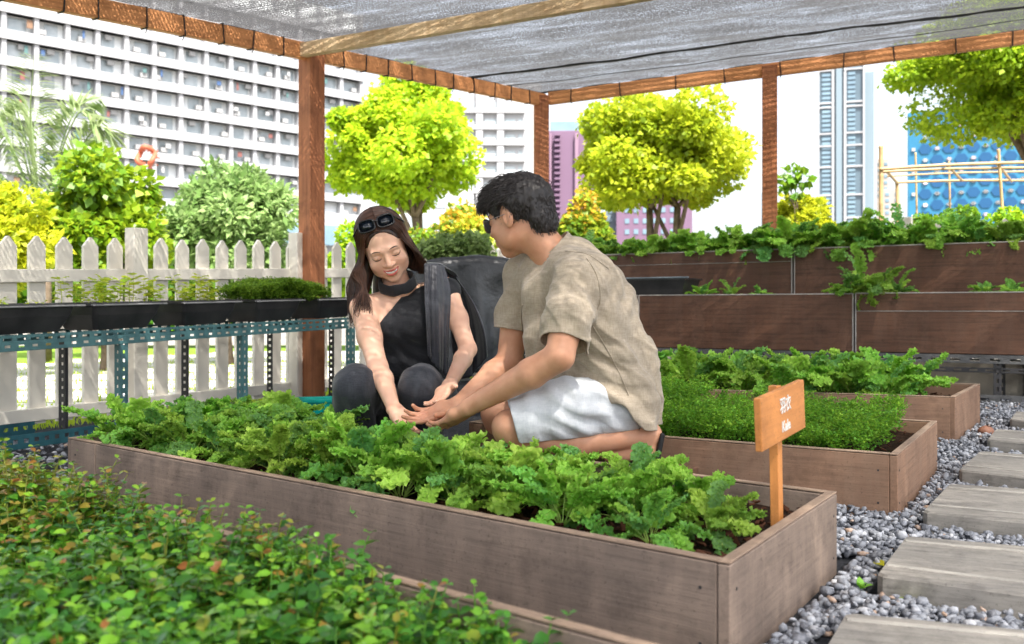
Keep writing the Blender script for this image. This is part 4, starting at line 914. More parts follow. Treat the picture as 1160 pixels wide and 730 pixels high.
M['linen'] = cloth_mat('taupe_linen', (.44, .37, .285), (.35, .29, .215)); M['white_cloth'] = cloth_mat('white_cotton', (.62, .64, .66), (.54, .565, .595))
M['black_cloth'] = cloth_mat('black_cloth', (.020, .021, .026), (.012, .013, .016), rough=.7, spec=.3); M['satin'] = cloth_mat('dark_satin', (.050, .052, .066), (.032, .034, .044), rough=.42, spec=.5)
M['trouser'] = cloth_mat('charcoal_trouser', (.036, .040, .052), (.022, .025, .033), rough=.7, spec=.3)
def hair_mat(n, c, c2, rough=.38):
    m, nt, b = base_mat(n, rough, .5); v = vec(nt); t = N(nt, 'ShaderNodeAttribute', attribute_name='tint').outputs['Fac']; lk(nt, ramp(nt, t, [(0, c2), (1, c)]), b.inputs['Base Color']); b.inputs['Anisotropic'].default_value = .5; return m
M['hair_w'] = hair_mat('brown_hair', (.13, .056, .032), (.022, .011, .008)); M['hair_m'] = hair_mat('black_hair', (.040, .032, .030), (.012, .010, .010), .5); M['lens'] = plain('dark_lens', (.008, .012, .02), (.006, .01, .016), rough=.08, spec=.9, bmp=0); M['lens_m'] = plain('tinted_lens', (.16, .17, .19), (.10, .11, .12), rough=.06, spec=.9, bmp=0); M['frame_blk'] = plain('black_frame', (.01, .01, .012), (.01, .01, .012), rough=.25, spec=.6, bmp=0); M['metal_fr'] = plain('thin_metal_frame', (.3, .3, .32), (.25, .25, .27), rough=.25, metal=1, bmp=0)
M['lip'] = plain('lip_red', (.60, .12, .10), (.52, .10, .085), rough=.32, spec=.5, bmp=0); M['teeth'] = plain('teeth_white', (.80, .78, .72), (.78, .75, .7), rough=.25, bmp=0); M['brow'] = plain('brow_dark', (.09, .05, .035), (.06, .035, .025), rough=.7, bmp=0); M['sole'] = plain('black_rubber', (.012, .012, .013), rough=.6)
def folds(p, comps):
    """sum of soft creases: (direction, wavelength, amplitude, warp direction, warp wavelength, centre, reach)"""
    o = np.zeros(len(p))
    for d, wl, amp, wd, ww, c, rch in comps:
        ph = (p@nrm(d))/wl*6.283+1.3*np.sin((p@nrm(wd))/ww*6.283); f = np.sin(ph); f = np.sign(f)*np.abs(f)**.7
        m = 1 if c is None else np.exp(-((p-c)**2).sum(1)/(rch*rch)); o += amp*1.35*f*m
    return o
def vnoise(p, s, seed=0): return np.array([noise.noise(Vector((a*s+seed, b*s, c*s))) for a, b, c in p])
def patch(name, bvh, W, R, pts, width, mat, parent, lift=.0012, n=6):
    """thin raised strip laid on the face along head-local (x,z) points"""
    cur = crom([A(x, 0, z) for x, z in pts], 5); L_ = []; F_ = -R[:, 1]
    for i, c in enumerate(cur):
        o = W((c[0], .20, c[2])); h = bvh.ray_cast(Vector(o), Vector(F_))
        if h[0] is None: continue
        L_.append(A(*h[0])+R[:, 1]*lift)
    if len(L_) < 3: return None
    m = len(L_); ws = [width*(1e-3+math.sin(math.pi*i/(m-1))**.6) if not callable(width) else width(i/(m-1)) for i in range(m)]; mb = MB(); mb.tube(L_, ws, n); return mb.build(name, mat, parent, smooth=True)

# ============ the man
def man():
    t = thing('person', 'man in taupe shirt and white shorts kneeling between the raised beds, hands held out', 'person', P(665, 430, 2.97)*A(1, 1, 0)+A(0, 0, .13))
    Hc = P(589, 247, 2.98); R = frame(A(-.80, .52, -.20), A(-.12, .03, 1)); lo, hi = A(-.40, 2.45, .05), A(.60, 3.45, 1.08)
    shN, shF = P(652, 318, 2.80), P(592, 312, 3.13); elN, elF = P(634, 404, 2.70), P(577, 410, 3.12); wrN, wrF = P(532, 461, 2.86), P(520, 458, 3.04)
    def body(S, g=0., arms=True):
        S.cone(P(664, 322, 2.87), P(612, 322, 3.10), .088+g, .082+g, .03); S.cone(P(674, 360, 2.90), P(628, 360, 3.09), .098+g, .092+g, .04)
        S.cone(P(688, 405, 2.93), P(648, 410, 3.09), .100+g, .098+g, .05); S.cone(P(694, 447, 2.94), P(668, 452, 3.10), .112+g, .108+g, .05)
        S.cone(P(652, 293, 2.95), P(672, 330, 2.96), .055+g, .085+g, .04)
        S.cone(P(640, 296, 2.93), P(652, 314, 2.82), .045+g, .052+g, .04); S.cone(P(620, 296, 3.0), P(596, 312, 3.11), .045+g, .048+g, .04)
    S = SDF(lo, hi, .003); body(S, -.010)
    W = head(S, Hc, R, False, 1.04); S.cone(W((0, -.030, -.045)), P(634, 300, 2.975), .056, .060, .02); S.cone(P(634, 300, 2.975), P(650, 335, 2.97), .06, .09, .03)
    S.chain([shN, lerp(shN, elN, .5), elN], [.052, .050, .040], .02); S.chain([elN, lerp(elN, wrN, .3)+A(0, -.004, -.003), wrN], [.041, .043, .026], .012)
    S.chain([shF, lerp(shF, elF, .5), elF], [.050, .048, .040], .02); S.chain([elF, lerp(elF, wrF, .3), wrF], [.041, .043, .026], .012)
    hand(S, wrN, P(497, 487, 2.93)-wrN, A(-.35, .45, .8), -1, 1.02, .32, thumb=(.5, .8, .3))
    hand(S, wrF, P(484, 471, 3.02)-wrF, A(0, -.42, .9), 1, 1.02, .30, thumb=(.7, .6, .45), curls=(.22, .3, .38, .46))
    S.chain([P(700, 455, 2.92), P(640, 468, 2.86), P(577, 484, 2.82)], [.078, .068, .052], .02); S.chain([P(579, 490, 2.83), P(650, 500, 2.86), P(722, 494, 2.89)], [.046, .047, .031], .015)
    S.chain([P(690, 460, 3.12), P(620, 462, 3.12), P(562, 468, 3.10)], [.078, .066, .050], .02); S.chain([P(564, 478, 3.11), P(640, 500, 3.13), P(705, 498, 3.13)], [.045, .046, .031], .015)
    for y, u in ((2.90, 736), (3.13, 718)): S.chain([P(u-14, 494, y), P(u, 492, y), P(u-4, 512, y)], [.030, .032, .026], .02); S.cone(P(u-4, 512, y), P(u-46, 516, y+.01), .026, .020, .02)
    p, q = S.mesh(); p = smooth(p, q, 1, .4); n = normals(p, q)
    loc = (p-Hc)@R/1.04; ti = np.exp(-(((loc-A(0, .088, -.0565))/A(.017, .01, .007))**2).sum(1))*.5+.10*np.exp(-(((np.abs(loc)-A(.04, .06, .03))/A(.02, .03, .02))**2).sum(1))*(loc[:, 2] < 0)
    for e in ((wrN+(P(497, 487, 2.93)-wrN)*1.0), (wrF+(P(484, 471, 3.02)-wrF)*1.0)): ti += .16*np.exp(-((p-e)**2).sum(1)/.045**2)
    b = raw('body', p, q, M['skin_m'], t, smooth=True, attrs={'tint': np.clip(ti, 0, 1)}); bvh = BVHTree.FromPolygons([Vector(x) for x in p], [tuple(x) for x in q])
    # shirt
    S = SDF(lo, hi, .004); body(S, .010)
    S.chain([P(655, 316, 2.81), lerp(shN, elN, .45), P(637, 392, 2.735)], [.064, .066, .070], .03); S.chain([P(592, 312, 3.12), lerp(shF, elF, .45), P(577, 379, 3.12)], [.058, .058, .060], .03)
    S.chain([P(650, 300, 2.95), P(700, 345, 2.95), P(722, 400, 2.97), P(727, 440, 3.0)], [.045, .044, .046, .050], .05)       # loose cloth over the back
    S.chain([P(610, 330, 2.96), P(618, 380, 2.96), P(628, 425, 2.97)], [.05, .055, .06], .05)                               # loose front
    S.cone(P(727, 440, 3.0), P(733, 492, 3.0), .050, .045, .04); S.cone(P(716, 440, 2.89), P(727, 494, 2.87), .062, .050, .04)
    S.cone(W((0, -.03, -.05)), P(634, 296, 2.972), .050, .062, .008, sub=True)
    p, q = S.mesh(); p = smooth(p, q, 2); n = normals(p, q)
    cN = P(655, 400, 2.88)
    f = folds(p, [(A(.75, 0, .65), .075, .0040, A(.2, .5, -1), .31, P(700, 420, 2.9), .16), (A(.35, 0, .93), .060, .0045, A(1, .3, .2), .27, P(690, 425, 2.85), .12), (A(.9, 0, .45), .045, .0030, A(0, 1, 1), .2, P(655, 352, 2.74), .08),
                  (A(-.5, 0, .85), .07, .0036, A(1, 0, 0), .3, P(640, 345, 2.8), .11), (A(.3, .8, .5), .09, .0030, A(1, 0, 1), .4, None, 1), (A(.98, .1, -.2), .055, .003, A(0, 0, 1), .25, P(700, 340, 2.9), .12), (A(1, 0, .1), .04, .003, A(0, .3, 1), .2, P(608, 400, 2.85), .10)])
    f += .0045*vnoise(p*A(1, 1, .7), 13)+.0015*vnoise(p, 30, 5)
    rg = vnoise(p@np.stack([nrm(A(.6, 0, .8)), nrm(A(-.8, .3, .6))*.35, A(0, 1, 0)*.5], 1), 22, 4); f += .006*np.maximum(0, .30-np.abs(rg))/.30*(.4+.6*(cN[2]+.05 > p[:, 2]))
    p = p+n*f[:, None]; cen = p[q].mean(1)
    hx = [(u-580)*2.87/F for u in (590, 605, 640, 666, 695, 706, 716, 728, 760)]; hz = [CH-(v-YH)*2.87/F for v in (440, 441, 452, 459, 455, 458, 474, 486, 487)]
    keep = cen[:, 2] > np.interp(cen[:, 0], hx, hz)
    armd = nrm(elN-shN); o = P(637, 388, 2.735); r_ = cen-o; keep &= ~(((r_@armd) > 0) & (np.linalg.norm(r_-(r_@armd)[:, None]*armd, axis=1) < .085) & (cen[:, 1] < 2.84) & (cen[:, 0] < P(665, 0, 2.74)[0]))
    armd = nrm(elF-shF); o = P(577, 373, 3.12); r_ = cen-o; keep &= ~(((r_@armd) > 0) & (np.linalg.norm(r_-(r_@armd)[:, None]*armd, axis=1) < .075) & (cen[:, 0] < P(594, 0, 3.1)[0]))
    nk = W((0, -.03, -.05)); r_ = cen-P(628, 286, 2.975); ax_ = nrm(nk-P(634, 300, 2.975)); keep &= ~((np.linalg.norm(r_-(r_@ax_)[:, None]*ax_, axis=1) < .066) & (r_@ax_ > -.012))
    vv = P(599, 306, 2.93); r_ = ((cen-vv)@np.stack([nrm(A(.75, .1, .6)), nrm(A(-.6, 0, .75)), A(0, 1, 0)], 1))/A(.011, .050, .07); pass
    p, q = keepfaces(p, q, keep); o = raw('shirt', p, q, M['linen'], t, smooth=True); md = o.modifiers.new('s', 'SOLIDIFY'); md.thickness = .0025; md.offset = -1
    # collar band, placket, hems
    mb = MB(); cc = P(629, 283, 2.975); a1 = nrm(np.cross(ax_, A(0, 1, 0))); a2 = np.cross(ax_, a1); pts = [cc+(a1*math.cos(a)+a2*math.sin(a)*1.05)*.066-ax_*.004*math.cos(a) for a in np.linspace(.35, 5.93, 40)]
    Lp = []; 
    for w_ in (-1, 1): Lp.append([x+ax_*.014*w_ for x in pts])
    V = Lp[0]+Lp[1]; m = len(pts); mb.add(V, [(i, i+1, m+i+1, m+i) for i in range(m-1)]); o = mb.build('collar', M['linen'], t, smooth=True); md = o.modifiers.new('s', 'SOLIDIFY'); md.thickness = .004
    sb = BVHTree.FromPolygons([Vector(x) for x in p], [tuple(x) for x in q]); 
    def on(u, v, y0=2.3, lift=.002):
        o_ = P(u, v, y0); h_ = sb.ray_cast(Vector(o_), Vector((nrm(P(u, v, 3)-o_+A(0, 1e-6, 0))))); return None if h_[0] is None else A(*h_[0])-A(0, lift, 0)
    def seam(nm, px, r=.0016, mt='linen'):
        pts_ = [on(*c_) for c_ in [tuple(x[:2]) for x in crom([A(u, v, 0) for u, v in px], 6)]]; pts_ = [x for x in pts_ if x is not None and x[1] < 3.2]
        if len(pts_) > 2: mb_ = MB(); mb_.tube(pts_, r, 5); mb_.build(nm, M[mt], t, smooth=True)
    seam('sleeve_hem', [(613, 380), (630, 385), (645, 388), (656, 388)]); seam('placket', [(592, 345), (590, 360), (592, 380)], .003); seam('shoulder_seam', [(664, 292), (676, 312), (680, 340), (672, 362)]); seam('side_seam', [(672, 370), (690, 400), (705, 430), (712, 448)], .0013)
    seam('yoke_seam', [(640, 285), (665, 288), (690, 305)], .0013)
    # shorts
    S = SDF(lo, hi, .004); S.cone(P(688, 450, 2.94), P(668, 454, 3.09), .102, .098, .05)
    S.chain([P(694, 458, 2.92), P(640, 464, 2.855), P(588, 480, 2.82)], [.094, .090, .074], .03); S.chain([P(690, 458, 3.12), P(625, 458, 3.12), P(572, 460, 3.11)], [.098, .088, .066], .03)
    S.cone(P(712, 470, 2.91), P(650, 478, 2.86), .054, .05, .03); S.cone(P(712, 474, 2.90), P(737, 483, 2.91), .040, .016, .02)
    p, q = S.mesh(); p = smooth(p, q, 2); n = normals(p, q); f = folds(p, [(A(.55, 0, .83), .06, .004, A(1, .2, 0), .3, P(690, 470, 2.8), .11), (A(.3, 0, 1), .05, .003, A(1, 0, .2), .2, P(660, 478, 2.8), .12), (A(1, 0, .4), .07, .002, A(0, 0, 1), .2, None, 1)])+.0025*vnoise(p, 14, 3)
    p = p+n*f[:, None]; cen = p[q].mean(1); hd = nrm(A(-.95, 0, -.25)); o_ = P(583, 480, 2.82); keep = ~((((cen-o_)@hd) > 0) & (cen[:, 1] < 2.965)); o_ = P(577, 460, 3.1); keep &= ~((((cen-o_)@hd) > 0) & (cen[:, 1] >= 2.965))
    zb = np.interp(cen[:, 0], [P(590, 0, 2.84)[0], P(650, 0, 2.84)[0], P(735, 0, 2.84)[0]], [CH-(v-YH)*2.84/F for v in (499, 495, 487)]); keep &= ~((cen[:, 2] < zb))
    p, q = keepfaces(p, q, keep); o = raw('shorts', p, q, M['white_cloth'], t, smooth=True); md = o.modifiers.new('s', 'SOLIDIFY'); md.thickness = .003; md.offset = -1
    # sandals
    for y, u in ((2.90, 736), (3.13, 718)):
        mb = MB(); c_ = P(u-14, 494, y); mb.tube([c_+A(.004*math.sin(a), .034*math.cos(a), .036*math.sin(a)) for a in np.linspace(0, 6.2832, 20)], .0075, 6, cap=False)
        a, b_ = P(u+13, 490, y), P(u+6, 524, y); mb.plank(a, b_, .075, .014, widdir=A(0, 1, 0), bev=.005); mb.plank(P(u+6, 524, y), P(u-46, 532, y), .08, .014, widdir=A(0, 1, 0), bev=.005); mb.build('sandal', M['sole'], t)
    # hair: cap plus many short locks combed forward
    S = SDF(Hc-.16, Hc+.18, .003); E = lambda c_, r_, k_=.01, sub=False: S.ell(W(c_), A(*r_)*1.04, R, k_, sub)
    E((0, -.014, .046), (.084, .101, .086)); E((0, .040, .080), (.062, .062, .040), .03); E((0, -.075, -.020), (.058, .038, .055), .02)
    E((0, .105, -.030), (.085, .085, .092), .006, True); E((0, .02, -.075), (.09, .062, .062), .006, True); E((-.085, .012, -.002), (.03, .022, .040), .006, True); E((.085, .012, -.002), (.03, .022, .040), .006, True); E((0, -.04, -.125), (.1, .1, .055), .006, True)
    p, q = S.mesh(); n = normals(p, q); p = p+n*(.0035*vnoise(p, 55)+.003*vnoise(p*A(1, 1, .4), 100, 3))[:, None]; cap = raw('hair', p, q, M['hair_m'], t, smooth=True, attrs={'tint': np.clip(.25+.3*vnoise(p*A(1, 1, .3), 120), 0, 1)})
    rr = random.Random(5); mb = MB()
    idx = [i for i in range(len(p))]
    for k in range(3600):
        i = rr.choice(idx); l_ = (p[i]-Hc)@R; top = l_[2] > .045
        if l_[2] < -.03 and rr.random() < .5: continue
        fl = R[:, 1]*(.75 if top else -.15)+R[:, 2]*(-.15 if top else -.9)+n[i]*(.20 if top else .08)+A(rr.gauss(0, .24), rr.gauss(0, .24), rr.gauss(0, .16)); fl = nrm(fl); L_ = rr.uniform(.018, .042) if top else rr.uniform(.008, .018)
        a = p[i]-n[i]*.004; mb.tube([a, a+fl*L_*.5+n[i]*.004, a+fl*L_+A(0, 0, -.15*L_)], [.0014, .0011, .0003], 4, cap=False, t=rr.uniform(0, 1))
    for k in range(260):       # fringe
        x = rr.uniform(-.062, .062); a = W((x, .078+rr.uniform(-.012, .006), .072+rr.uniform(-.008, .010))); e = W((x*1.05+rr.uniform(-.012, .012), .100+rr.uniform(-.006, .01), .040+rr.uniform(-.012, .014))); mb.tube([a, (a+e)/2+R[:, 1]*.012, e], [.0024, .0018, .0004], 4, cap=False, t=rr.uniform(0, 1))
    h2 = mb.build('hair_locks', M['hair_m'], cap, smooth=True)
    for s in (-1, 1): patch('eyebrow', bvh, W, R, [(s*.014, .022), (s*.030, .026), (s*.047, .020)], .0028, M['brow'], t)
    # glasses
    g = thing('eyeglasses', 'thin framed tinted glasses on the face of the man', 'eyeglasses', Hc)
    for s in (-1, 1):
        cx, cy_, cz = s*.033, .098, -.002; ring_ = [W((cx+.025*math.cos(a), cy_-.006*(math.cos(a)*s)**2, cz+.021*math.sin(a))) for a in np.linspace(0, 6.2832, 25)]
        mb = MB(); mb.tube(ring_, .0013, 5, cap=False); mb.build('lens_rim', M['metal_fr'], g, smooth=True); mb = MB(); nn_ = R[:, 1]*.0006; V = [W((cx, cy_, cz))+nn_*z for z in (-1, 1)]+[x+nn_*z for z in (-1, 1) for x in ring_[:-1]]; m = 24
        mb.add(V, [(1, 2+m+i, 2+m+(i+1) % m) for i in range(m)]+[(0, 2+(i+1) % m, 2+i) for i in range(m)]); mb.build('lens', M['lens_m'], g)
        mb = MB(); mb.tube([W((s*.058, .092, .004)), W((s*.076, .05, .006)), W((s*.078, .0, .008))], .0012, 5); mb.build('temple_arm', M['metal_fr'], g)
    mb = MB(); mb.tube([W((-.009, .103, .004)), W((0, .108, .007)), W((.009, .103, .004))], .0013, 5); mb.build('bridge', M['metal_fr'], g)
man()
kb = thing('kneeling_board', 'low dark board under the knees of the man between the beds', 'board', P(650, 520, 2.98)*A(1, 1, 0))
mb = MB(); kc = P(645, 520, 2.98)*A(1, 1, 0); kd = nrm(A(1.246, -.786, 0)); kn_ = A(-kd[1], kd[0], 0)
mb.box(kc+UP*.115, (kd, kn_, UP), (.36, .15, .012), .003, t=.5); mb.build('deck_plank', M['wpc'], kb)
for s in (-.30, .30): mb = MB(); mb.box(kc+kd*s+UP*.052, (kd, kn_, UP), (.02, .15, .05), .003); mb.build('bearer', M['wpc'], kb)

# ============ the woman
def woman():
    t = thing('person', 'smiling long haired woman in black one shoulder top squatting behind the front bed', 'person', P(450, 500, 3.55)*A(1, 1, 0))
    Hc = P(435.5, 279.5, 3.475); R = frame(A(.20, -.87, -.42), A(-.30, -.28, 1)); lo, hi = A(-.75, 2.85, -.02), A(-.02, 4.0, 1.02); sc = 1.08
    shR, shL = P(410, 349, 3.47), P(507, 328, 3.60); elR, elL = P(428, 416, 3.31), P(530, 396, 3.47); wrR, wrL = P(446, 463, 3.17), P(510, 435, 3.25)
    def torso(S, g=0.):
        S.cone(P(425, 352, 3.52), P(490, 340, 3.58), .052+g, .052+g, .04); S.cone(P(441, 370, 3.54), P(482, 366, 3.575), .080+g, .080+g, .05)
        S.cone(P(437, 372, 3.48), P(437, 373, 3.48), .038+g, .038+g, .04); S.cone(P(472, 368, 3.50), P(472, 369, 3.50), .038+g, .038+g, .04)
        S.cone(P(448, 405, 3.58), P(480, 405, 3.60), .074+g, .074+g, .06); S.cone(P(438, 448, 3.68), P(484, 448, 3.69), .105+g, .105+g, .06)
    S = SDF(lo, hi, .003); torso(S, 0)
    W = head(S, Hc, R, True, sc); S.cone(W((0, -.020, -.055)), P(455, 338, 3.55), .046, .050, .02); S.cone(P(455, 338, 3.55), P(415, 349, 3.48), .036, .040, .035); S.cone(P(455, 338, 3.55), P(502, 328, 3.59), .036, .040, .035)
    S.chain([shR, lerp(shR, elR, .5), elR], [.044, .039, .034], .03); S.chain([elR, lerp(elR, wrR, .3)+A(.002, 0, 0), wrR], [.034, .034, .022], .012)
    S.chain([shL, lerp(shL, elL, .5), elL], [.040, .034, .031], .03); S.chain([elL, lerp(elL, wrL, .3), wrL], [.031, .032, .021], .012)
    hand(S, wrR, P(461, 486, 3.09)-wrR, A(.45, -.45, .75), 1, .93, .30, thumb=(.75, .45, .5), curls=(.22, .28, .32, .38))
    hand(S, wrL, P(493, 459, 3.15)-wrL, A(-.3, -.15, .55), 1, .93, .28, thumb=(.55, .75, .15))
    for sx, (hp, kn2, an) in enumerate(((P(430, 452, 3.66), P(404, 437, 3.27), P(402, 522, 3.44)), (P(484, 452, 3.68), P(477, 437, 3.28), P(476, 522, 3.44)))):
        S.chain([hp, kn2], [.078, .052], .03); S.chain([kn2, an], [.050, .036], .02); f_ = A(an[0], an[1], .035); S.cone(an, f_, .036, .034, .02); S.cone(f_, f_+A(.01, -.15, -.008), .034, .024, .02)
    p, q = S.mesh(); p = smooth(p, q, 1, .4); loc = (p-Hc)@R/sc
    ti = .16*np.exp(-(((np.abs(loc)-A(.038, .066, .030))/A(.020, .03, .018))**2).sum(1))*(loc[:, 2] < 0)*(loc[:, 1] > 0)+.12*np.exp(-(((loc-A(0, .10, -.027))/A(.012, .012, .010))**2).sum(1))
    for e in (P(461, 486, 3.09), P(493, 459, 3.15)): ti += .18*np.exp(-((p-e)**2).sum(1)/.04**2)
    b = raw('body', p, q, M['skin_w'], t, smooth=True, attrs={'tint': np.clip(ti, 0, 1)}); bvh = BVHTree.FromPolygons([Vector(x) for x in p], [tuple(x) for x in q])
    # face: smile, closed lids, brows
    patch('teeth', bvh, W, R, [(-.020, -.0510), (-.010, -.0555), (0, -.0572), (.010, -.0555), (.020, -.0510)], .0042, M['teeth'], t, .0002)
    patch('lips', bvh, W, R, [(-.027, -.0455), (-.014, -.0490), (-.003, -.0497), (0, -.0507), (.003, -.0497), (.014, -.0490), (.027, -.0455)], .0034, M['lip'], t, .0002)
    patch('lips', bvh, W, R, [(-.026, -.0465), (-.014, -.0600), (0, -.0650), (.014, -.0600), (.026, -.0465)], .0042, M['lip'], t, .0)
    for s in (-1, 1):
        patch('eyelashes', bvh, W, R, [(s*.017, -.0030), (s*.024, -.0068), (s*.032, -.0080), (s*.041, -.0060), (s*.048, -.0005)], .0016, M['brow'], t, .0005)
        patch('eyebrow', bvh, W, R, [(s*.014, .0215), (s*.024, .0235), (s*.036, .0235), (s*.045, .0200)], .0022, M['brow'], t, -.0004)
    for s in (-1, 1): patch('nostril', bvh, W, R, [(s*.0035, -.0345), (s*.0058, -.0352), (s*.0085, -.0345)], .0012, M['brow'], t, .0001)
    # garments
    S = SDF(lo, hi, .004); torso(S, .009); S.cone(P(480, 345, 3.57), P(507, 330, 3.595), .055, .052, .04)
    p, q = S.mesh(); p = smooth(p, q, 2); n = normals(p, q); f = folds(p, [(A(.5, 0, .85), .05, .003, A(1, 0, 0), .2, P(470, 415, 3.5), .12), (A(.3, 0, 1), .045, .0025, A(1, 0, .4), .3, P(440, 425, 3.5), .1)])+.003*vnoise(p, 12, 8); p = p+n*f[:, None]; cen = p[q].mean(1)
    zl = np.interp(cen[:, 0], [P(410, 0, 3.45)[0], P(428, 0, 3.45)[0], P(472, 0, 3.5)[0], P(482, 0, 3.5)[0]], [CH-(v-YH)*3.47/F for v in (372, 370, 314, 296)]); keep = (cen[:, 2] < zl) & (cen[:, 2] > CH-(462-YH)*3.6/F)
    p, q = keepfaces(p, q, keep); o = raw('top', p, q, M['black_cloth'], t, smooth=True); md = o.modifiers.new('s', 'SOLIDIFY'); md.thickness = .0025
    # soft rolled collar
    mb = MB(); cc = P(450, 319, 3.50); ax_ = nrm(A(-.12, -.52, .85)); a1 = nrm(np.cross(ax_, A(0, 1, 0))); a2 = np.cross(ax_, a1)
    V = []; nu = 48
    for i in range(nu):
        a = 6.2832*i/nu; o_ = a1*math.cos(a)*.073+a2*math.sin(a)*.062
        for j in range(10): bb = 6.2832*j/10; V.append(cc+o_*.90*(1+.045*math.cos(bb)*(1+.3*math.sin(a*5))-.06*math.sin(bb))+ax_*(.021*math.sin(bb)+.002*math.sin(a*7+j))+A(0, 0, -.010*max(0, -a2[2]*math.sin(a))))
    mb.add(V, [(i*10+j, i*10+(j+1) % 10, ((i+1) % nu)*10+(j+1) % 10, ((i+1) % nu)*10+j) for i in range(nu) for j in range(10)]); mb.build('collar', M['black_cloth'], t, smooth=True)
    # satin drape from the shoulder: front panel and long back panel
    def sheet_(name, cols, mat, amp, nw_, nu=40):
        """cols: list of polylines (each a hanging column of points), blended sideways with ripples"""
        cols = [crom(c_, 8) for c_ in cols]; nv = len(cols[0]); V = []; 
        for j in range(nv):
            row = crom([c_[j] for c_ in cols], nu//(len(cols)-1)); d_ = j/(nv-1)
            for i, p_ in enumerate(row): f_ = i/(len(row)-1); V.append(p_+A(.25, -1, 0)*amp*(.25+.75*d_)*(math.sin(f_*nw_*6.283+d_*1.5)+.4*math.sin(f_*nw_*2.7*6.283+d_*3))); 
        m = len(row); mb_ = MB(); mb_.add(V, [(j*m+i, j*m+i+1, (j+1)*m+i+1, (j+1)*m+i) for j in range(nv-1) for i in range(m-1)]); o_ = mb_.build(name, mat, t, smooth=True); md_ = o_.modifiers.new('s', 'SOLIDIFY'); md_.thickness = .003; return o_
    sheet_('front_drape', [[P(481, 300, 3.50), P(481, 330, 3.445), P(482, 365, 3.435), P(484, 402, 3.47)], [P(493, 300, 3.51), P(494, 330, 3.455), P(496, 370, 3.45), P(497, 418, 3.49)], [P(503, 302, 3.545), P(510, 330, 3.52), P(508, 372, 3.51), P(507, 428, 3.53)]], M['satin'], .008, 2.2)
    sheet_('shoulder_drape', [[P(481, 299, 3.50), P(481, 297, 3.56), P(482, 300, 3.64)], [P(497, 299, 3.525), P(499, 299, 3.58), P(500, 303, 3.67)], [P(504, 303, 3.55), P(517, 310, 3.62), P(520, 320, 3.70)]], M['satin'], .003, 2)
    sheet_('back_drape', [[P(500, 303, 3.67), P(508, 345, 3.70), P(512, 395, 3.72), P(515, 432, 3.72)], [P(515, 310, 3.66), P(528, 345, 3.66), P(534, 385, 3.67), P(535, 425, 3.68)], [P(519, 318, 3.60), P(537, 345, 3.585), P(549, 375, 3.58), P(553, 402, 3.60)]], M['satin'], .010, 2.4)
    # trousers
    S = SDF(lo, hi, .004); S.cone(P(438, 450, 3.68), P(484, 450, 3.69), .115, .115, .05)
    for hp, kn2, an in ((P(430, 454, 3.65), P(403, 438, 3.27), P(396, 520, 3.42)), (P(486, 454, 3.67), P(477, 438, 3.28), P(476, 520, 3.42))):
        S.chain([hp, kn2], [.095, .070], .03); S.chain([kn2, lerp(kn2, an, .5)+A(0, .02, 0), an], [.070, .074, .080], .03)
    p, q = S.mesh(); p = smooth(p, q, 2); n = normals(p, q); f = folds(p, [(A(1, .3, .15), .050, .0035, A(0, 0, 1), .25, P(404, 480, 3.3), .14), (A(1, .3, -.1), .045, .0035, A(0, 0, 1), .25, P(477, 480, 3.3), .14), (A(.4, .8, .5), .05, .004, A(1, 0, 0), .2, P(480, 430, 3.35), .09), (A(-.4, .8, .5), .05, .004, A(1, 0, 0), .2, P(402, 430, 3.35), .09)])+.004*vnoise(p*A(1, 1, .5), 18, 2)
    p = p+n*f[:, None]; cen = p[q].mean(1); p, q = keepfaces(p, q, cen[:, 2] > .05); o = raw('trousers', p, q, M['trouser'], t, smooth=True); md = o.modifiers.new('s', 'SOLIDIFY'); md.thickness = .0025
    for an in (P(402, 522, 3.44), P(476, 522, 3.44)): mb = MB(); mb.box(A(an[0], an[1]-.06, .012), (A(0, 1, 0), A(1, 0, 0), UP), (.12, .042, .012), .006); mb.build('shoe_sole', M['sole'], t)
    # hair
    S = SDF(Hc-A(.2, .2, .26), Hc+A(.22, .25, .16), .003); E = lambda c_, r_, k_=.01, sub=False: S.ell(W(c_), A(*r_)*sc, R, k_, sub)
    E((0, -.018, .040), (.078, .097, .084)); S.cone(W((0, -.06, -.02)), W((0, -.07, -.12)), .062, .05, .03)
    L1 = [P(411, 262, 3.46), P(405, 292, 3.45), P(404, 322, 3.43), P(402, 342, 3.42)]; R1 = [P(464, 262, 3.49), P(474, 283, 3.51), P(480, 299, 3.54)]
    L1 = [x+A(0, .05, 0) for x in L1]; R1 = [x+A(-.006, .05, 0) for x in R1]; pass
    S.cone(W((.044, -.04, .0)), P(411, 328, 3.52), .036, .026, .03); S.cone(W((-.044, -.04, .0)), P(470, 300, 3.58), .034, .024, .03); S.cone(W((-.01, -.07, -.04)), P(436, 330, 3.62), .055, .045, .03)
    E((0, .110, -.030), (.066, .105, .113), .010, True)
    p, q = S.mesh(); p = smooth(p, q, 1); n = normals(p, q); p = p+n*(.0012*vnoise(p*A(3, 3, .5), 26))[:, None]; cap = raw('hair', p, q, M['hair_w'], t, smooth=True, attrs={'tint': np.clip(.18+.9*vnoise(p*A(4, 4, .4), 40), 0, 1)})
    rr = random.Random(9); mb = MB()
    def lock(ctrl, sp, r0=.0014, n_=1, tt=.5):
        for _ in range(n_):
            j = A(rr.gauss(0, 1), rr.gauss(0, 1), rr.gauss(0, .3)); pts = [A(*c_)+j*sp*(.25+.75*i/(len(ctrl)-1)) for i, c_ in enumerate(ctrl)]; m = (len(pts)-1)*4+1; mb.tube(crom(pts, 4), list(np.linspace(r0, r0*.35, m)), 4, cap=False, t=min(1, max(0, tt+rr.gauss(0, .25))))
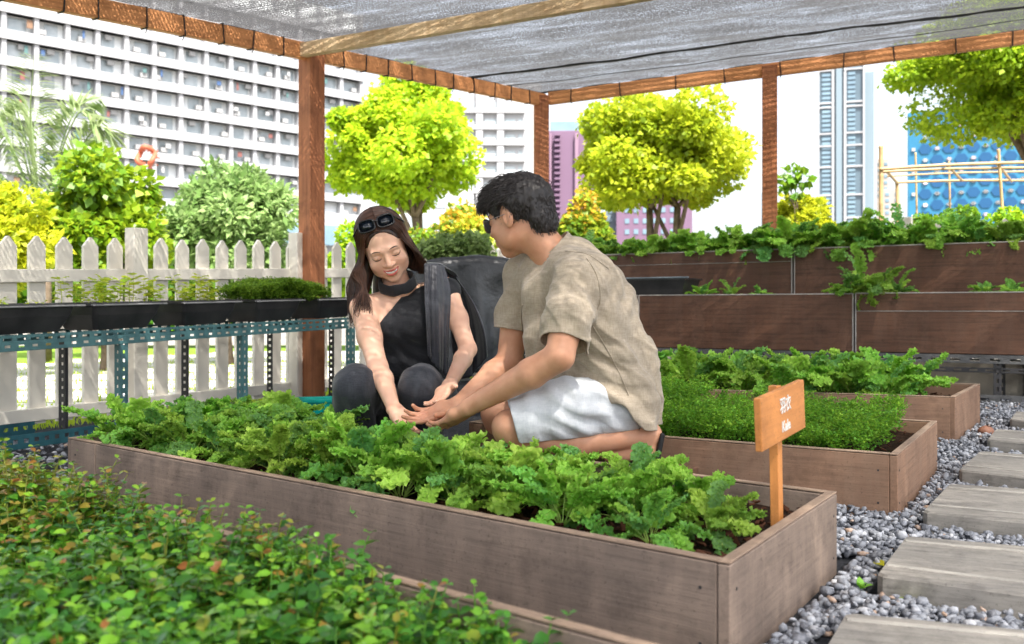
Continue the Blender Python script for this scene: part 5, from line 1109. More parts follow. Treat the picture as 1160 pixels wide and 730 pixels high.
    def scalp(phi, eta, side, k_=1.035):
        w_ = math.sqrt(max(.05, 1-eta*eta)); return W((side*math.sin(phi)*.081*k_*w_, -.018+.100*k_*eta, .040+math.cos(phi)*.086*k_*w_))
    for k in range(2300):
        side = 1 if rr.random() < .58 else -1; s_ = rr.random()**.8; eta = .86-1.60*s_; j_ = rr.uniform(.985, 1.05); f_ = rr.random()
        top = [scalp(ph_, eta-(.10*ph_ if eta > .3 else 0), side, j_) for ph_ in (.012, .42, .85, 1.25, 1.60)]
        if side > 0:        # towards the left of the picture: down over the bare shoulder
            u1 = 417-19*s_*f_-4*f_; u2 = lerp(422, 394, f_*.75+.25*s_); e0 = [W((.083*j_, eta*.070+.002, -.012)), P(lerp(414, 398, f_), 311, lerp(3.415, 3.53, s_))]; e1 = P(u1-3, 326, lerp(3.415, 3.53, s_)); e2 = P(u2, rr.uniform(340, 358), lerp(3.40, 3.53, s_)); pts = top+e0+[e1, e2]
            if rr.random() < .6: pts.append(e2+A(rr.gauss(0, .004), 0, -rr.uniform(.01, .055)))
        else: e0 = [W((-.084*j_, eta*.070+.002, -.010)), P(lerp(471, 478, f_), 291, lerp(3.48, 3.60, s_))]; e2 = P(477+9*f_-6*s_, 303+rr.uniform(-3, 8), lerp(3.52, 3.64, s_)); pts = top+e0+[e2]
        lock(pts, .0022, r0=rr.uniform(.0011, .0022), tt=.45-.25*s_+.2*rr.random())
    mb.build('hair_strands', M['hair_w'], cap, smooth=True)
    # sunglasses pushed up on the head
    g = thing('sunglasses', 'black sunglasses pushed up onto the hair of the woman', 'sunglasses', W((0, .06, .11)))
    gf = nrm(R[:, 1]*.72+R[:, 2]*.62); gu = nrm(R[:, 2]*.72-R[:, 1]*.62); gx = R[:, 0]; gc = W((0, .058, .108))+gf*.006
    for s in (-1, 1):
        V = []; Vl = []; m = 28
        for i in range(m):
            a = 6.2832*i/m; ca, sa = math.cos(a), math.sin(a); e = .62; x = .029*math.copysign(abs(ca)**e, ca); z = .021*math.copysign(abs(sa)**e, sa)+.002*s*math.copysign(abs(ca)**e, ca); V.append(gc+gx*(s*.034+x)+gu*z-gf*.010*((s*.034+x)/.06)**2)
        mb = MB(); mb.tube(V+[V[0]], .0032, 6, cap=False); mb.build('lens_rim', M['frame_blk'], g, smooth=True)
        cen = sum(V)/m; mb = MB(); mb.add([cen+gf*.003]+V+[cen-gf*.001], [(0, 1+i, 1+(i+1) % m) for i in range(m)]+[(m+1, 1+(i+1) % m, 1+i) for i in range(m)]); mb.build('lens', M['lens'], g, smooth=True)
        mb = MB(); mb.tube([gc+gx*s*.064-gf*.010+gu*.008, W((s*.084, .02, .075)), W((s*.088, -.05, .045))], [.0035, .003, .0025], 6); mb.build('temple_arm', M['frame_blk'], g)
    mb = MB(); mb.tube([gc-gx*.008+gu*.004, gc+gf*.003+gu*.006, gc+gx*.008+gu*.004], .003, 6); mb.build('bridge', M['frame_blk'], g)
woman()
# ------------------------------------------------------------ foliage clouds
def crown_pts(c, rad, nclump, nleaf, cr=.34, seed=1, flat=.8, hollow=.35, squash=1, lower=-.75):
    r = np.random.default_rng(seed); cl = []
    while len(cl) < nclump:
        v = r.normal(size=3); v /= np.linalg.norm(v); v *= r.uniform(hollow, .86)
        if v[2] < lower: continue
        cl.append(v)
    cl = np.array(cl)*(1+r.normal(0, .13, (len(cl), 1))); k = r.integers(0, nclump, nleaf); sz = r.uniform(.45, 1.35, nclump)*cr
    d = r.normal(size=(nleaf, 3)); d /= np.linalg.norm(d, axis=1, keepdims=True); d[:, 2] = np.where(d[:, 2] < 0, d[:, 2]*flat, d[:, 2])
    rr = r.uniform(.35, 1.0, nleaf)**.6
    p = cl[k]+d*(sz[k]*rr)[:, None]+r.normal(size=(nleaf, 3))*.02
    return A(*c)+p*np.asarray(rad), d, k, cl, r
def foliage(name, c, rad, nclump, nleaf, ls, mat, parent=None, label=None, cat=None, kind=None, seed=1, aspect=.42, seg=1, tmean=.5, toplight=None, shape_z=None, **k):
    p, d, kk, cl, r = crown_pts(c, rad, nclump, nleaf, seed=seed, **k); n = len(p)
    D = d+r.normal(size=(n, 3))*.8; D[:, 2] -= .15; U = d*.8+r.normal(size=(n, 3))*.55+A(0, 0, .7); L = r.uniform(.6, 1.3, n)*ls
    V, Fc, m = leafquads(p, D, U, L, L*aspect, .25, seg)
    ti = np.clip(tmean+r.normal(0, .17, n)+r.normal(0, .12, nclump)[kk], 0, .79)
    if toplight is not None:      # new growth at the tips of the shrub is another colour
        rel = (p[:, 2]-c[2])/rad[2]; ti = np.where((rel > toplight+r.normal(0, .12, n)) & (r.random(n) < .6), r.uniform(.85, 1, n), ti)
    o = raw(name, V, Fc, mat, parent, base=None if parent is not None else (c[0], c[1], 0), attrs={'tint': np.repeat(ti, m)})
    if parent is None: props(o, label, cat, kind=kind)
    return o, cl
def tree(label, base, trunk_top, c, rad, mat, stems=1, tr=.1, nclump=60, nleaf=26000, ls=.09, seed=1, name='tree', **k):
    t = thing(name, label, 'tree', base); base = A(*base)
    o, cl = foliage('crown', c, rad, nclump, nleaf, ls, mat, t, seed=seed, **k)
    r = random.Random(seed); mb = MB()
    for s in range(stems):
        b = base+A((s-(stems-1)/2)*tr*2.0, r.uniform(-.05, .05), 0); tt = A(*trunk_top)+A((s-(stems-1)/2)*rad[0]*.3, r.uniform(-.1, .1)*rad[1], 0)
        mb.tube(crom([b, b*.6+tt*.4+A(r.uniform(-.05, .05), 0, 0), tt], 5), list(np.linspace(tr, tr*.62, 11)), 9)
        for j in range(9 if stems == 1 else 5):
            e = A(*c)+cl[r.randrange(len(cl))]*np.asarray(rad)*.85; mid = (tt+e)/2+A(r.uniform(-.15, .15), r.uniform(-.15, .15), r.uniform(-.1, .05))*rad[2]
            st_ = tt if r.random() < .6 else (b*.3+tt*.7); mb.tube(crom([st_, mid, e], 4), list(np.linspace(tr*.5, tr*.10, 9)), 6)
    mb.build('trunk', M['bark'], t, smooth=True); return t
def PR_(u0, u1, v0, v1, Y, dy=1.0):
    c = P((u0+u1)/2, (v0+v1)/2, Y); return c, ((u1-u0)/2*Y/F, (u1-u0)/2*Y/F*dy, (v1-v0)/2*Y/F)
c, r = PR_(374, 538, 84, 245, 13); tree('round yellow green tree between the left and corner pergola posts', (c[0]+.45, c[1], 0), P(470, 246, 13), c, r, M['lime'], 1, .08, 64, 42000, .080, 3, cr=.30, hollow=.45)
c, r = PR_(646, 844, 92, 262, 12.5); tree('wide yellow green tree with several stems right of the corner post', P(752, 262, 12.5)*A(1, 1, 0), P(752, 235, 12.5), c, r, M['lime'], 2, .07, 70, 56000, .075, 8, cr=.30, hollow=.35, tmean=.55, lower=-.55)
c, r = PR_(1014, 1330, -20, 168, 12); tree('dense green tree reaching in from the right edge above the bamboo', P(1190, 250, 12)*A(1, 1, 0), P(1185, 140, 12), c, r, M['lime2'], 1, .12, 80, 52000, .070, 21, cr=.27, hollow=.5)
c, r = PR_(52, 190, 190, 330, 9); tree('large glossy green shrub with yellow tips behind the left fence', c*A(1, 1, 0), c*A(1, 1, .5), c, r, M['bush'], 2, .04, 48, 20000, .085, 5, name='shrub', cr=.38, seg=1, lower=-1)
c, r = PR_(192, 338, 182, 330, 10); tree('silvery green rounded shrub left of the first pergola post', c*A(1, 1, 0), c*A(1, 1, .5), c, r, M['silver'], 2, .04, 50, 22000, .10, 6, name='shrub', cr=.38, aspect=.22, lower=-1)
c, r = PR_(-60, 62, 205, 340, 8); tree('bright yellow shrub at the left edge behind the pickets', c*A(1, 1, 0), c*A(1, 1, .5), c, r, M['croton'], 2, .03, 46, 15000, .075, 7, name='shrub', cr=.38, aspect=.25, lower=-1)
c, r = PR_(366, 430, 252, 330, 9.5); tree('small bright shrub just right of the first pergola post', c*A(1, 1, 0), c*A(1, 1, .5), c, r, M['lime2'], 1, .02, 26, 6000, .06, 9, name='shrub', cr=.4, lower=-1)
c, r = PR_(468, 572, 240, 335, 11); tree('hedge shrub with orange new growth between the two heads', c*A(1, 1, 0), c*A(1, 1, .5), c, r, M['hedge'], 1, .03, 44, 14000, .07, 12, name='shrub', cr=.38, lower=-1, toplight=.55)
c, r = PR_(626, 696, 230, 330, 11); tree('clipped hedge shrub with orange top right of the head of the man', c*A(1, 1, 0), c*A(1, 1, .5), c, r, M['hedge'], 1, .03, 40, 12000, .065, 13, name='shrub', cr=.36, lower=-1, toplight=.6)
c, r = PR_(470, 560, 266, 330, 7.2); tree('grey green low shrub behind the tarpaulin', c*A(1, 1, 0), c*A(1, 1, .5), c, r, M['silver'], 1, .02, 30, 8000, .05, 14, name='shrub', cr=.4, lower=-1)
c, r = PR_(880, 945, 215, 310, 10.5); tree('yellow leafed shrub right of the third pergola post', c*A(1, 1, 0), c*A(1, 1, .5), c, r, M['croton'], 1, .02, 30, 7000, .065, 15, name='shrub', cr=.36, lower=-1)
c, r = PR_(884, 918, 182, 235, 10.3); tree('thin sapling with sparse leaves beside the third pergola post', P(903, 300, 10.3)*A(1, 1, 0), P(903, 240, 10.3), c, r, M['green'], 1, .010, 7, 120, .09, 16, name='sapling', cr=.3)
for (u0, u1, v0, v1, Y, m, lab, sd_) in ((1020, 1110, 236, 310, 9.3, 'green', 'leafy bush at the foot of the bamboo frame on its left', 31), (1095, 1190, 240, 310, 9.0, 'lime2', 'pale feathery bush below the bamboo frame at the right edge', 32)):
    c, r = PR_(u0, u1, v0, v1, Y); tree(lab, c*A(1, 1, 0), c*A(1, 1, .5), c, r, M[m], 1, .02, 40, 9000, .055, sd_, name='bush', cr=.34, lower=-1)
c, r = PR_(-30, 470, 300, 372, 15, .15); foliage('undergrowth', c, r, 120, 16000, .14, M['green'], label='dark mixed undergrowth beyond the lawn', cat='undergrowth', kind='stuff', seed=41, tmean=.3, cr=.22, hollow=.0)
c, r = PR_(440, 1240, 285, 372, 14.5, .12); foliage('undergrowth', c, r, 140, 18000, .12, M['green'], label='green undergrowth behind the terrace fence', cat='undergrowth', kind='stuff', seed=42, tmean=.4, cr=.22, hollow=.0)
# lawn with white pavers beyond the fence
fx = lambda y: F0[0]+(y-4.5)*.5644
lw = MB(); lw.grid(lambda a, b: (fx(3.0+13*b)-.06-12*(1-a), 3.0+13*b, -.002+.004*noise.noise(Vector((a*50, b*50, 0)))), 60, 60); o = lw.build('lawn', M['lawn']); o['kind'] = 'structure'
def lawn_grass():
    n = 26000; y = NR.uniform(4.6, 12, n); x = F0[0]+(y-4.5)*.5644-.1-NR.uniform(0, 1, n)**1.5*6
    C = np.stack([x, y, np.zeros(n)], 1); D = unit(n)*.5+A(0, 0, 1); L = NR.uniform(.025, .06, n)
    V, Fc, k = leafquads(C, D, unit(n), L, L*.10, .1, 1); props(raw('grass', V, Fc, M['seedling'], attrs={'tint': np.repeat(NR.uniform(.1, .6, n), k)}), 'short bright lawn grass beyond the picket fence', 'grass', kind='stuff')
lawn_grass()
k = 0
for i in range(9):
    y = 5.4+i*.95; mb = MB(); xr = fx(y)-.35; mb.box((xr-3, y, .012), (nrm(A(1, .1, 0)), nrm(A(-.1, 1, 0)), UP), (3.0, .30, .014), .006)
    o = mb.build('paver_strip', M['paver'], base=(xr-3, y, 0)); props(o, kind='structure')
# palm
def palm():
    b = P(48, 300, 11)*A(1, 1, 0); t = thing('palm_tree', 'wispy pale palm with drooping fronds at the left edge', 'palm', b); top = P(45, 245, 11); mb = MB()
    mb.tube([b, b*.5+top*.5+A(.03, 0, 0), top], [.10, .085, .07], 10); mb.build('trunk', M['bark'], t, smooth=True); r = random.Random(4)
    ends = [((62, 75), (47, 150)), ((125, 165), (92, 130)), ((-40, 120), (0, 110)), ((20, 90), (25, 120)), ((100, 105), (75, 130)), ((-20, 180), (-5, 130)), ((110, 200), (95, 175)), ((135, 185), (110, 145)), ((5, 100), (15, 150)), ((-30, 230), (-15, 190)), ((85, 140), (72, 160)), ((-60, 90), (-20, 95))]
    for i, (e, m) in enumerate(ends):
        dy = r.uniform(-.6, .6); E_ = P(*e, 11)+A(0, dy*1.5, 0); Mi = P(*m, 11)+A(0, dy*.8, 0); pts = crom([top, Mi, E_], 9); mb = MB(); mb.tube(pts, list(np.linspace(.014, .003, len(pts))), 5, t=.6, cap=False)
        C = []; D = []; U = []; n = len(pts)
        for j in range(1, n-1):
            tg = nrm(pts[j+1]-pts[j-1]); side = nrm(np.cross(tg, UP+A(0, .2, 0)))
            for q in range(3):
                pp = pts[j]+(pts[j+1]-pts[j])*q/3
                for s in (-1, 1): C.append(pp); D.append(side*s+tg*.9-UP*(.35+r.uniform(0, .35))); U.append(UP+side*s*.3)
        L = np.array([.38*math.sin(math.pi*(.15+.8*x/len(C)))+.06 for x in range(len(C))]); V, Fc, k = leafquads(np.array(C), np.array(D), np.array(U), L, L*.045, .2, 1)
        V2 = np.concatenate([V, np.array(mb.V)]); F2 = np.concatenate([Fc, np.array(mb.F)+len(V)]); raw('frond', V2, F2, M['palm'], t, attrs={'tint': np.concatenate([np.repeat(NR.uniform(.3, .9, len(L)), k), mb.T])})
palm()
# bamboo frame
def bamboo():
    t = thing('bamboo_frame', 'bamboo cane frame standing behind the plants at right', 'trellis', P(1080, 300, 9.6)*A(1, 1, 0)); mb = None
    def cane(a, b, r=.016):
        a, b = A(*a), A(*b); L = np.linalg.norm(b-a); n = max(2, int(L/.26)); pts = []; rad = []
        for i in range(n+1):
            for dd, rr in ((-.012, 1), (0, 1.14), (.012, 1)):
                f = .013+.974*i/n+dd; pts.append(a+(b-a)*f+A(0, 0, .008*math.sin(f*5))); rad.append(r*rr)
        m = MB(); m.tube(pts, rad, 8); m.build('cane', M['bamboo'], t, smooth=True)
    cane(P(998, 330, 9.1), P(998, 164, 9.1), .021); cane(P(1019, 320, 10.4), P(1016, 205, 10.4), .018); cane(P(1040, 310, 10.4), P(1037, 172, 10.4), .010); cane(P(1078, 310, 10.4), P(1075, 182, 10.4), .010)
    cane(P(1140, 310, 9.1), P(1131, 168, 9.1), .014); cane(P(1200, 330, 9.1), P(1200, 150, 9.1), .02)
    cane(P(996, 192, 9.08), P(1210, 181, 9.08), .016); cane(P(997, 195, 9.14), P(1210, 188, 9.14), .013); cane(P(1014, 207, 10.4), P(1210, 203, 10.4), .014); cane(P(1005, 200, 10.2), P(1210, 192, 10.2), .010)
    cane(P(999, 190, 9.1), P(1017, 207, 10.4), .014); cane(P(1070, 186, 9.1), P(1090, 204, 10.4), .013); cane(P(1127, 184, 9.1), P(1146, 205, 10.4), .013)
bamboo()
# ------------------------------------------------------------ buildings
def bmat(n, c, **k): return plain(n, c, tuple(x*.93 for x in c), .15, bmp=0, src='obj', **k)
M['wall_white'] = bmat('white_render', (.36, .365, .38)); M['wall_back'] = bmat('balcony_back_wall', (.74, .77, .78)); M['glass_win'] = plain('window_glass', (.24, .29, .31), (.42, .46, .48), .4, rough=.15, spec=.8, bmp=0, src='obj')
M['glass_blue'] = plain('blue_glass', (.20, .30, .36), (.13, .20, .26), .3, rough=.2, spec=.7, bmp=0, src='obj'); M['purple'] = bmat('purple_render', (.16, .095, .155)); M['purple_dk'] = bmat('dark_purple_render', (.075, .035, .08)); M['pink'] = bmat('pink_render', (.24, .15, .21))
M['tower_glass'] = plain('tower_glazing', (.11, .155, .19), (.08, .12, .15), .12, rough=.25, spec=.6, bmp=0, src='obj'); M['tower_side'] = bmat('tower_side', (.19, .25, .29)); M['beige'] = bmat('beige_render', (.36, .32, .29)); M['ac'] = bmat('ac_unit', (.33, .33, .33))
M['blue_panel'] = plain('sky_blue_panel', (.035, .19, .32), (.02, .14, .26), .2, rough=.4, bmp=0, src='obj'); M['blue_disc'] = bmat('deep_blue_panel', (.006, .075, .19)); M['pale_sq'] = bmat('pale_square', (.75, .62, .70)); M['laundry'] = [bmat('laundry_'+n, c) for n, c in (('blue', (.05, .10, .22)), ('red', (.20, .08, .07)), ('white', (.4, .4, .4)), ('teal', (.08, .16, .16)), ('orange', (.22, .13, .08)))]
def apartment():
    Q0, Q1 = A(-56.4, 110, 0), A(-31.4, 134, 0); d = nrm(Q1-Q0); nn = A(d[1], -d[0], 0); bay = 3.47
    if nn[1] > 0: nn = -nn
    Z0 = 34.0; t = thing('apartment_block', 'long white apartment block with rows of recessed balconies at left', 'building', Q0)
    start = Q0-d*bay*1.3; nb = 15; end = start+d*bay*nb; dep = 1.05; rows = range(-2, 7)
    mb = MB(); mb.box((start+end)/2-nn*(dep+5)+UP*22, (d, nn, UP), (bay*nb/2+.0, 5, 22), .01); mb.build('core_wall', M['wall_back'], t)
    def band(a, b, c_): mb = MB(); mb.box((start+end)/2-nn*(dep/2)+UP*(a+b)/2, (d, nn, UP), (bay*nb/2+.3, dep/2+c_, (b-a)/2), .03); return mb
    rh = 3.0
    for r in rows:
        zt = Z0-rh*r; m2 = band(zt, zt+1.12, .12); m2.build('balcony_front', M['wall_white'], t)
        m3 = band(zt+.0, zt+.12, .28); m3.build('ledge', M['wall_white'], t)
    m2 = band(0, Z0-rh*7+1.35, .1); m2.build('podium_wall', M['wall_white'], t)
    for k in range(nb+1):
        p = start+d*bay*k-nn*dep/2; mb = MB(); mb.box(p+UP*22, (d, nn, UP), (.26, dep/2+.02, 21.9), .02); mb.build('fin', M['wall_white'], t)
    vis = 0; rr = random.Random(3)
    for r in rows:
        for k in range(nb):
            zb = Z0-rh*(r+1)+1.35; cx = start+d*bay*(k+.5)-nn*(dep-.04)
            if vis < 100 and 0 <= r <= 6:
                mb = MB(); mb.box(cx+UP*(zb+.75)+d*rr.uniform(-.5, .5), (d, nn, UP), (rr.uniform(.7, 1.15), .05, .70), .01); mb.build('window', M['glass_win'], t); vis += 1
    na = nl = 0
    for r in range(0, 7):
        for k in range(nb):
            zb = Z0-rh*(r+1)+1.35; x = rr.uniform(-1.1, 1.1); c = start+d*bay*(k+.5)-nn*(dep-.5)
            if rr.random() < .8 and na < 99: mb = MB(); mb.box(c+d*x+UP*(zb+rr.choice([.3, 1.15])), (d, nn, UP), (.42, .2, .28), .02); mb.build('air_conditioner', M['ac'], t); na += 1
            for q in range(rr.choice([0, 0, 0, 1, 1])):
                if nl < 99: mb = MB(); mb.box(c+nn*.4+d*rr.uniform(-1.2, 1.2)+UP*(zb+.85), (d, nn, UP), (rr.uniform(.12, .35), .04, rr.uniform(.25, .5)), .01); mb.build('laundry', M['laundry'][rr.randrange(5)], t); nl += 1
    gl = MB(); gl.box(end-d*7+nn*1.2+UP*11.0, (d, nn, UP), (7, .1, 1.4), .01); gl.build('podium_glazing', M['glass_blue'], t)
apartment()
def tower(label, c, ax, h, wall, name='tower_block'):
    """box tower on the ground: c centre x,y ; h half sizes (w,d) and height"""
    ay = A(-ax[1], ax[0], 0); t = thing(name, label, 'building', (c[0], c[1], 0)); mb = MB(); mb.box(A(c[0], c[1], h[2]/2), (ax, ay, UP), (h[0], h[1], h[2]/2), .05); mb.build('wall', wall, t); return t, ay
def wins(t, c, ax, ay, face, xs, zs, w, h, mat, name='window', dep=.08):
    """windows on a face: face = vector from centre to face plane; xs offsets along axv"""
    for x in xs:
        for z in zs:
            mb = MB(); fx = nrm(face); along = np.cross(UP, fx); mb.box(A(c[0], c[1], 0)+face+along*x+UP*z, (along, fx, UP), (w, dep, h), .02); mb.build(name, mat, t)
def second():
    Y = 95.; s = F/Y; c = A((566-580)/s, Y+6, 0); ax = nrm(A(1, .0, 0)); ztop = CH+(350-92)/s
    t, ay = tower('white apartment tower with dark windows behind the corner post', c, ax, (4.0, 5, ztop), M['wall_white'])
    zs = [CH+(350-v)/s for v in (117, 136, 154, 172.5, 190.5, 209, 228, 247)]
    for v in (117, 136, 154, 172.5, 190.5, 209, 228, 247):
        z = CH+(350-v)/s
        for u, w in ((529, 7), (555, 7.5), (577, 6), (588.5, 2.2), (595, 1.8)):
            mb = MB(); mb.box(A((u-580)/s, Y+1.02, z), (ax, ay, UP), (w/s, .06, 3.6/s), .02); mb.build('window', M['glass_win'], t)
        mb = MB(); mb.box(A((558-580)/s, Y+.8, z-.62), (ax, ay, UP), (36/s, .28, .22), .03); mb.build('ledge', M['wall_white'], t)
    for u0 in (542, 566): mb = MB(); mb.box(A((u0-580)/s, Y+.85, ztop/2), (ax, ay, UP), (.35, .25, ztop/2-.1), .03); mb.build('rib', M['wall_white'], t)
second()
t, ay = tower('low white annex left of the white tower behind the yellow tree', (-9.5, 98), A(1, 0, 0), (5.5, 3, 12.5), M['wall_white'], 'annex_building'); wins(t, (-9.5, 98), 0, 0, A(0, -3, 0), (-4, -2, 0, 2, 4), (4, 6.5, 9, 11), .75, .5, M['glass_win'])
def purple():
    Y = 120.; s = F/Y; t, ay = tower('purple residential tower right of the corner post', ((652-580)/s, Y+5), A(1, 0, 0), (31/s, 5, CH+(350-148)/s), M['purple'])
    for u, w, m in ((634.5, 2.6, 'purple_dk'), (626.5, 1.2, 'pink'), (656, 2.0, 'pink'), (671, 1.0, 'purple_dk')):
        mb = MB(); h = CH+(350-150)/s; mb.box(A((u-580)/s, Y-.25, h/2), (A(1, 0, 0), A(0, 1, 0), UP), (w/s, .3, h/2-.2), .02); mb.build('stripe', M[m], t)
    for i in range(22):
        z = CH+(350-154-i*6.2)/s; z = CH+(350-154-i*6.2)/s
        if z < 3: break
        mb = MB(); mb.box(A((634.5-580)/s, Y-.7, z), (A(1, 0, 0), A(0, 1, 0), UP), (3.4/s, .35, .13), .02); mb.build('balcony', M['purple'], t)
    mb = MB(); mb.box(A((650-580)/s, Y+4, CH+(350-142)/s), (A(1, 0, 0), A(0, 1, 0), UP), (24/s, 2.5, 7/s), .02); mb.build('roof_structure', M['glass_blue'], t)
    t, ay = tower('pink lower block behind the stems of the second tree', ((745-580)/s, Y+3), A(1, 0, 0), (42/s, 5, CH+(350-214)/s), M['purple'])
    wins(t, ((745-580)/s, Y+3), 0, 0, A(0, -5, 0), [x/s for x in (-30, -20, -10, 0, 10, 20)], [CH+(350-v)/s for v in (228, 240, 252, 264)], .28, .3, M['glass_blue'])
    t, ay = tower('pale slab block between the purple towers', ((708-580)/s, Y+9), A(1, 0, 0), (14/s, 4, CH+(350-206)/s), M['tower_side'])
    wins(t, ((708-580)/s, Y+9), 0, 0, A(0, -4, 0), [x/s for x in (-8, 0, 8)], [CH+(350-v)/s for v in (215, 225, 235, 245, 255, 265)], .3, .28, M['glass_blue'])
purple()
def face_cam(t):
    t.rotation_euler.z = -math.atan2(t.location.x, t.location.y)
def glass_tower():
    Y = 150.; s = F/Y; H = CH+(350-74)/s; X0, X1 = (937-580)/s, (987-580)/s; t, ay = tower('slender pale glass tower between the third post and the bamboo', ((X0+X1)/2, Y+3.6), A(1, 0, 0), ((X1-X0)/2, 3.5, H), M['tower_glass'])
    for u0, u1 in ((987, 997),):
        mb = MB(); mb.box(A(((u0+u1)/2-580)/s, Y+4.5, (H-1)/2), (A(1, 0, 0), A(0, 1, 0), UP), ((u1-u0)/2/s, 3.2, (H-1)/2), .02); mb.build('side_wing', M['tower_side'], t)
    for u, w in ((937.5, .8), (953, 1.4), (966, 1.4), (986, 1.0), (959.5, 3.2)):
        mb = MB(); mb.box(A((u-580)/s, Y-.1-(.2 if w > 3 else 0), H/2), (A(1, 0, 0), A(0, 1, 0), UP), (w/s, .22, H/2+.3), .02); mb.build('mullion', M['tower_side'] if w > 3 else M['wall_white'], t)
    for v in (79, 116, 121, 151, 165, 189, 221, 247):
        z = CH+(350-v)/s
        for a, b in ((937, 953), (966, 986)): mb = MB(); mb.box(A(((a+b)/2-580)/s, Y-.05, z), (A(1, 0, 0), A(0, 1, 0), UP), ((b-a)/2/s, .18, .13), .02); mb.build('spandrel', M['wall_white'], t)
    for j in range(36):
        z = CH+(350-84-j*5.2)/s
        if z < 2: break
        for a, b in ((941, 951), (969, 977)): mb = MB(); mb.box(A(((a+b)/2-580)/s, Y+.04, z), (A(1, 0, 0), A(0, 1, 0), UP), ((b-a)/2/s, .12, .22), .02); mb.build('window', M['glass_blue'], t)
glass_tower()
for (u0, u1, v, Y, lab, m) in ((868, 884, 218, 170, 'distant grey block left of the yellow leafed shrub', 'tower_side'), (925, 938, 222, 175, 'distant beige block tucked left of the glass tower', 'beige'), (1001, 1014, 180, 165, 'narrow beige tower behind the left bamboo cane', 'beige'), (1009, 1029, 214, 150, 'low beige block left of the blue hexagon building', 'beige'), (880, 925, 235, 185, 'low pale block behind the sapling', 'wall_white')):
    s = F/Y; cx = ((u0+u1)/2-580)/s; t, ay = tower(lab, (cx, Y+3), A(1, 0, 0), ((u1-u0)/2/s, 3, CH+(350-v)/s), M[m], 'distant_block'); w = (u1-u0)/s
    wins(t, (cx, Y+3), 0, 0, A(0, -3, 0), (-w*.25, w*.25), [CH+(350-v-6-i*7)/s for i in range(6)], .28, .25, M['glass_blue'])
def hexb():
    Y = 70.; s = F/Y; X0 = (1028-580)/s; H = CH+(350-128)/s; W = 16.; c = A(X0+W, Y+4, 0); t, ay = tower('bright blue facade of hexagon panels behind the bamboo frame', c, A(1, 0, 0), (W, 4, H), M['blue_panel'], 'office_building')
    mb = MB(); y = Y-.06; dx, dz = 24.5/s, 12.6/s; rr = random.Random(2)
    for j in range(20):
        for i in range(16):
            x = X0+(i+.5*(j % 2))*dx+.4; z = H-.3-j*dz
            if z < .8 or x < X0+.8 or x > X0+2*W-1: continue
            n = 6; r = 7.2/s; V = [A(x+r*math.cos(a), y, z+r*.86*math.sin(a)) for a in [k*math.pi/3 for k in range(6)]]; V = V+[v_+A(0, .09, 0) for v_ in V]
            mb.add(V, [tuple(range(6)), tuple(range(6, 12))[::-1]]+[(k, k+6, (k+1) % 6+6, (k+1) % 6) for k in range(6)], m=0)
            for ex in (-.5, .5): q = 1.9/s; mb.box((x+ex*dx*1.0, y-.02, z), (A(1, 0, 0), A(0, 1, 0), UP), (q, .06, q), .01, m=1 if rr.random() < .6 else 2)
            q = .8/s; mb.box((x, y+.0, z+dz), (A(1, 0, 0), A(0, 1, 0), UP), (q*4, .05, q), .01, m=3)
    mb.build('hexagon_panels', [M['blue_disc'], M['wall_white'], M['pale_sq'], M['tower_side']], t)
    al = math.atan2(X0, Y); piv = Vector((X0, Y, 0)); t.rotation_euler.z = -al; t.location = piv+Matrix.Rotation(-al, 3, 'Z')@(t.location-piv)
hexb()
def ring_sign():
    Y = 60.; s = F/Y; c = P(165.5, 178, Y); t = thing('ring_sign', 'orange ring shaped sign on a white roof above the green shrub', 'sign', (c[0], c[1], 0)); mb = MB(); R = 9.3/s
    mb.tube([c+A(R*math.cos(a), .25*math.sin(a*3), R*1.15*math.sin(a)) for a in np.linspace(0, 6.2832, 33)], .16, 8, cap=False)
    for k in range(10):
        a = k*.628; mb.tube([c+A((R-.2)*math.cos(a), 0, (R-.2)*1.15*math.sin(a)), c+A((R+.18)*math.cos(a), .5, (R+.18)*1.15*math.sin(a))], .05, 5)
    m_or = plain('orange_steel', (.50, .13, .06), (.36, .09, .05), .5, bmp=0, src='obj'); mb.build('ring', m_or, t, smooth=True)
    mb = MB(); mb.tube([A(c[0], c[1], 0), A(c[0], c[1], c[2]-R*1.1)], .14, 8); mb.tube([A(c[0]-.6, c[1], c[2]-R*1.3), A(c[0]+.6, c[1], c[2]-R*.95)], .1, 6); mb.build('post', M['ac'], t)
    b = MB(); b.box(A(c[0]+1.4, c[1]+2.5, 3.6), (A(1, 0, 0), A(0, 1, 0), UP), (3.6, 1.5, 3.6+.3), .05); tt = thing('roof_building', 'low white flat roofed building under the orange ring', 'building', (c[0]+1.4, c[1]+2.5, 0)); b.build('wall', M['wall_white'], tt)
ring_sign()
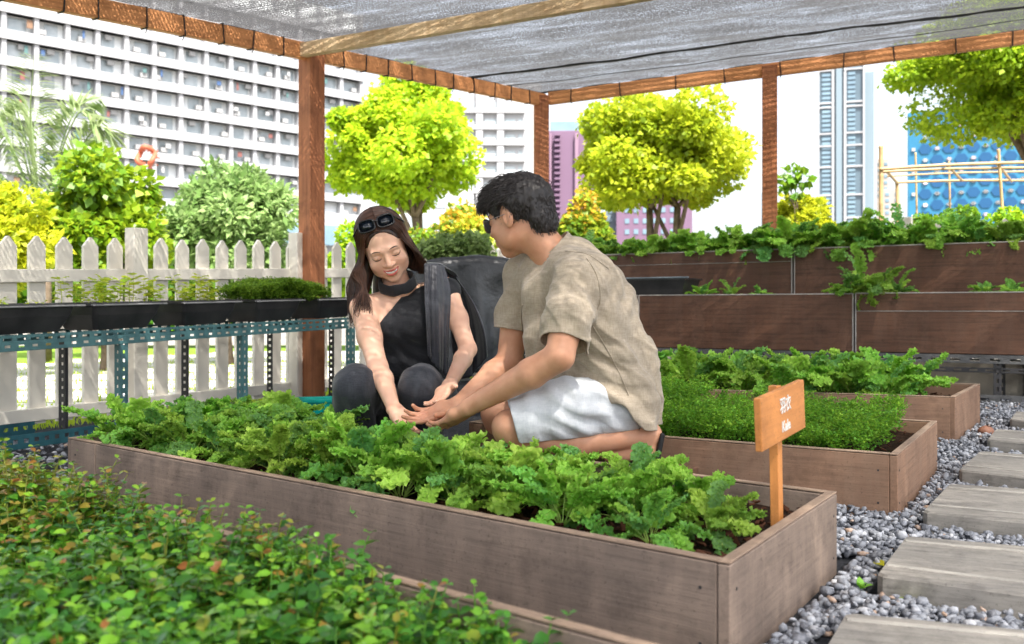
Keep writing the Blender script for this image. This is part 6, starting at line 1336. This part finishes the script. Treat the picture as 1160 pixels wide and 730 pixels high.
for o_ in list(COL.objects):
    if o_.get('category') == 'building' and (o_.get('label') or '').split()[0] in ('slender', 'distant', 'narrow', 'low', 'purple', 'pink', 'pale', 'white') and o_.location.y > 90: face_cam(o_)
# ------------------------------------------------------------ light, sky, camera
cam = bpy.data.cameras.new('camera'); co = bpy.data.objects.new('camera', cam); COL.objects.link(co); SC.camera = co
co.location = (0, 0, CH); co.rotation_euler = (math.radians(90), 0, 0); cam.sensor_width = 36; cam.lens = F/1160*36; cam.shift_y = -15/1160; cam.clip_end = 3000; cam.clip_start = .05
cam.dof.use_dof = True; cam.dof.focus_distance = 3.0; cam.dof.aperture_fstop = 5.0
EL, AZ = math.radians(58), math.radians(24)      # sun height; azimuth to the right of straight behind the camera
sdv = Vector((math.sin(AZ)*math.cos(EL), -math.cos(AZ)*math.cos(EL), math.sin(EL)))     # towards the sun
sl = bpy.data.lights.new('sun', 'SUN'); sl.energy = 4.2; sl.angle = math.radians(.5); sl.color = (1, .95, .87); so = bpy.data.objects.new('sun', sl); COL.objects.link(so); so.rotation_euler = sdv.to_track_quat('Z', 'Y').to_euler()
w = bpy.data.worlds.new('World'); SC.world = w; w.use_nodes = True; nt = w.node_tree; sk = nt.nodes.new('ShaderNodeTexSky'); sk.sky_type = 'NISHITA'; sk.sun_disc = False; sk.sun_elevation = EL
sk.sun_rotation = math.atan2(sdv[0], sdv[1]); sk.air_density = 1.0; sk.dust_density = 4.0; sk.ozone_density = 1.0
hz = nt.nodes.new('ShaderNodeHueSaturation'); hz.inputs['Saturation'].default_value = .45; nt.links.new(sk.outputs[0], hz.inputs['Color']); nt.links.new(hz.outputs[0], nt.nodes['Background'].inputs[0]); nt.nodes['Background'].inputs[1].default_value = .15
SC.view_settings.view_transform = 'Standard'; SC.view_settings.look = 'None'; SC.view_settings.exposure = 1.55; SC.view_settings.gamma = 1
cy = SC.cycles; SC.render.engine = 'CYCLES'; cy.max_bounces = 6; cy.diffuse_bounces = 3; cy.glossy_bounces = 2; cy.transmission_bounces = 3; cy.transparent_max_bounces = 8; cy.use_denoising = True; cy.caustics_reflective = False; cy.caustics_refractive = False
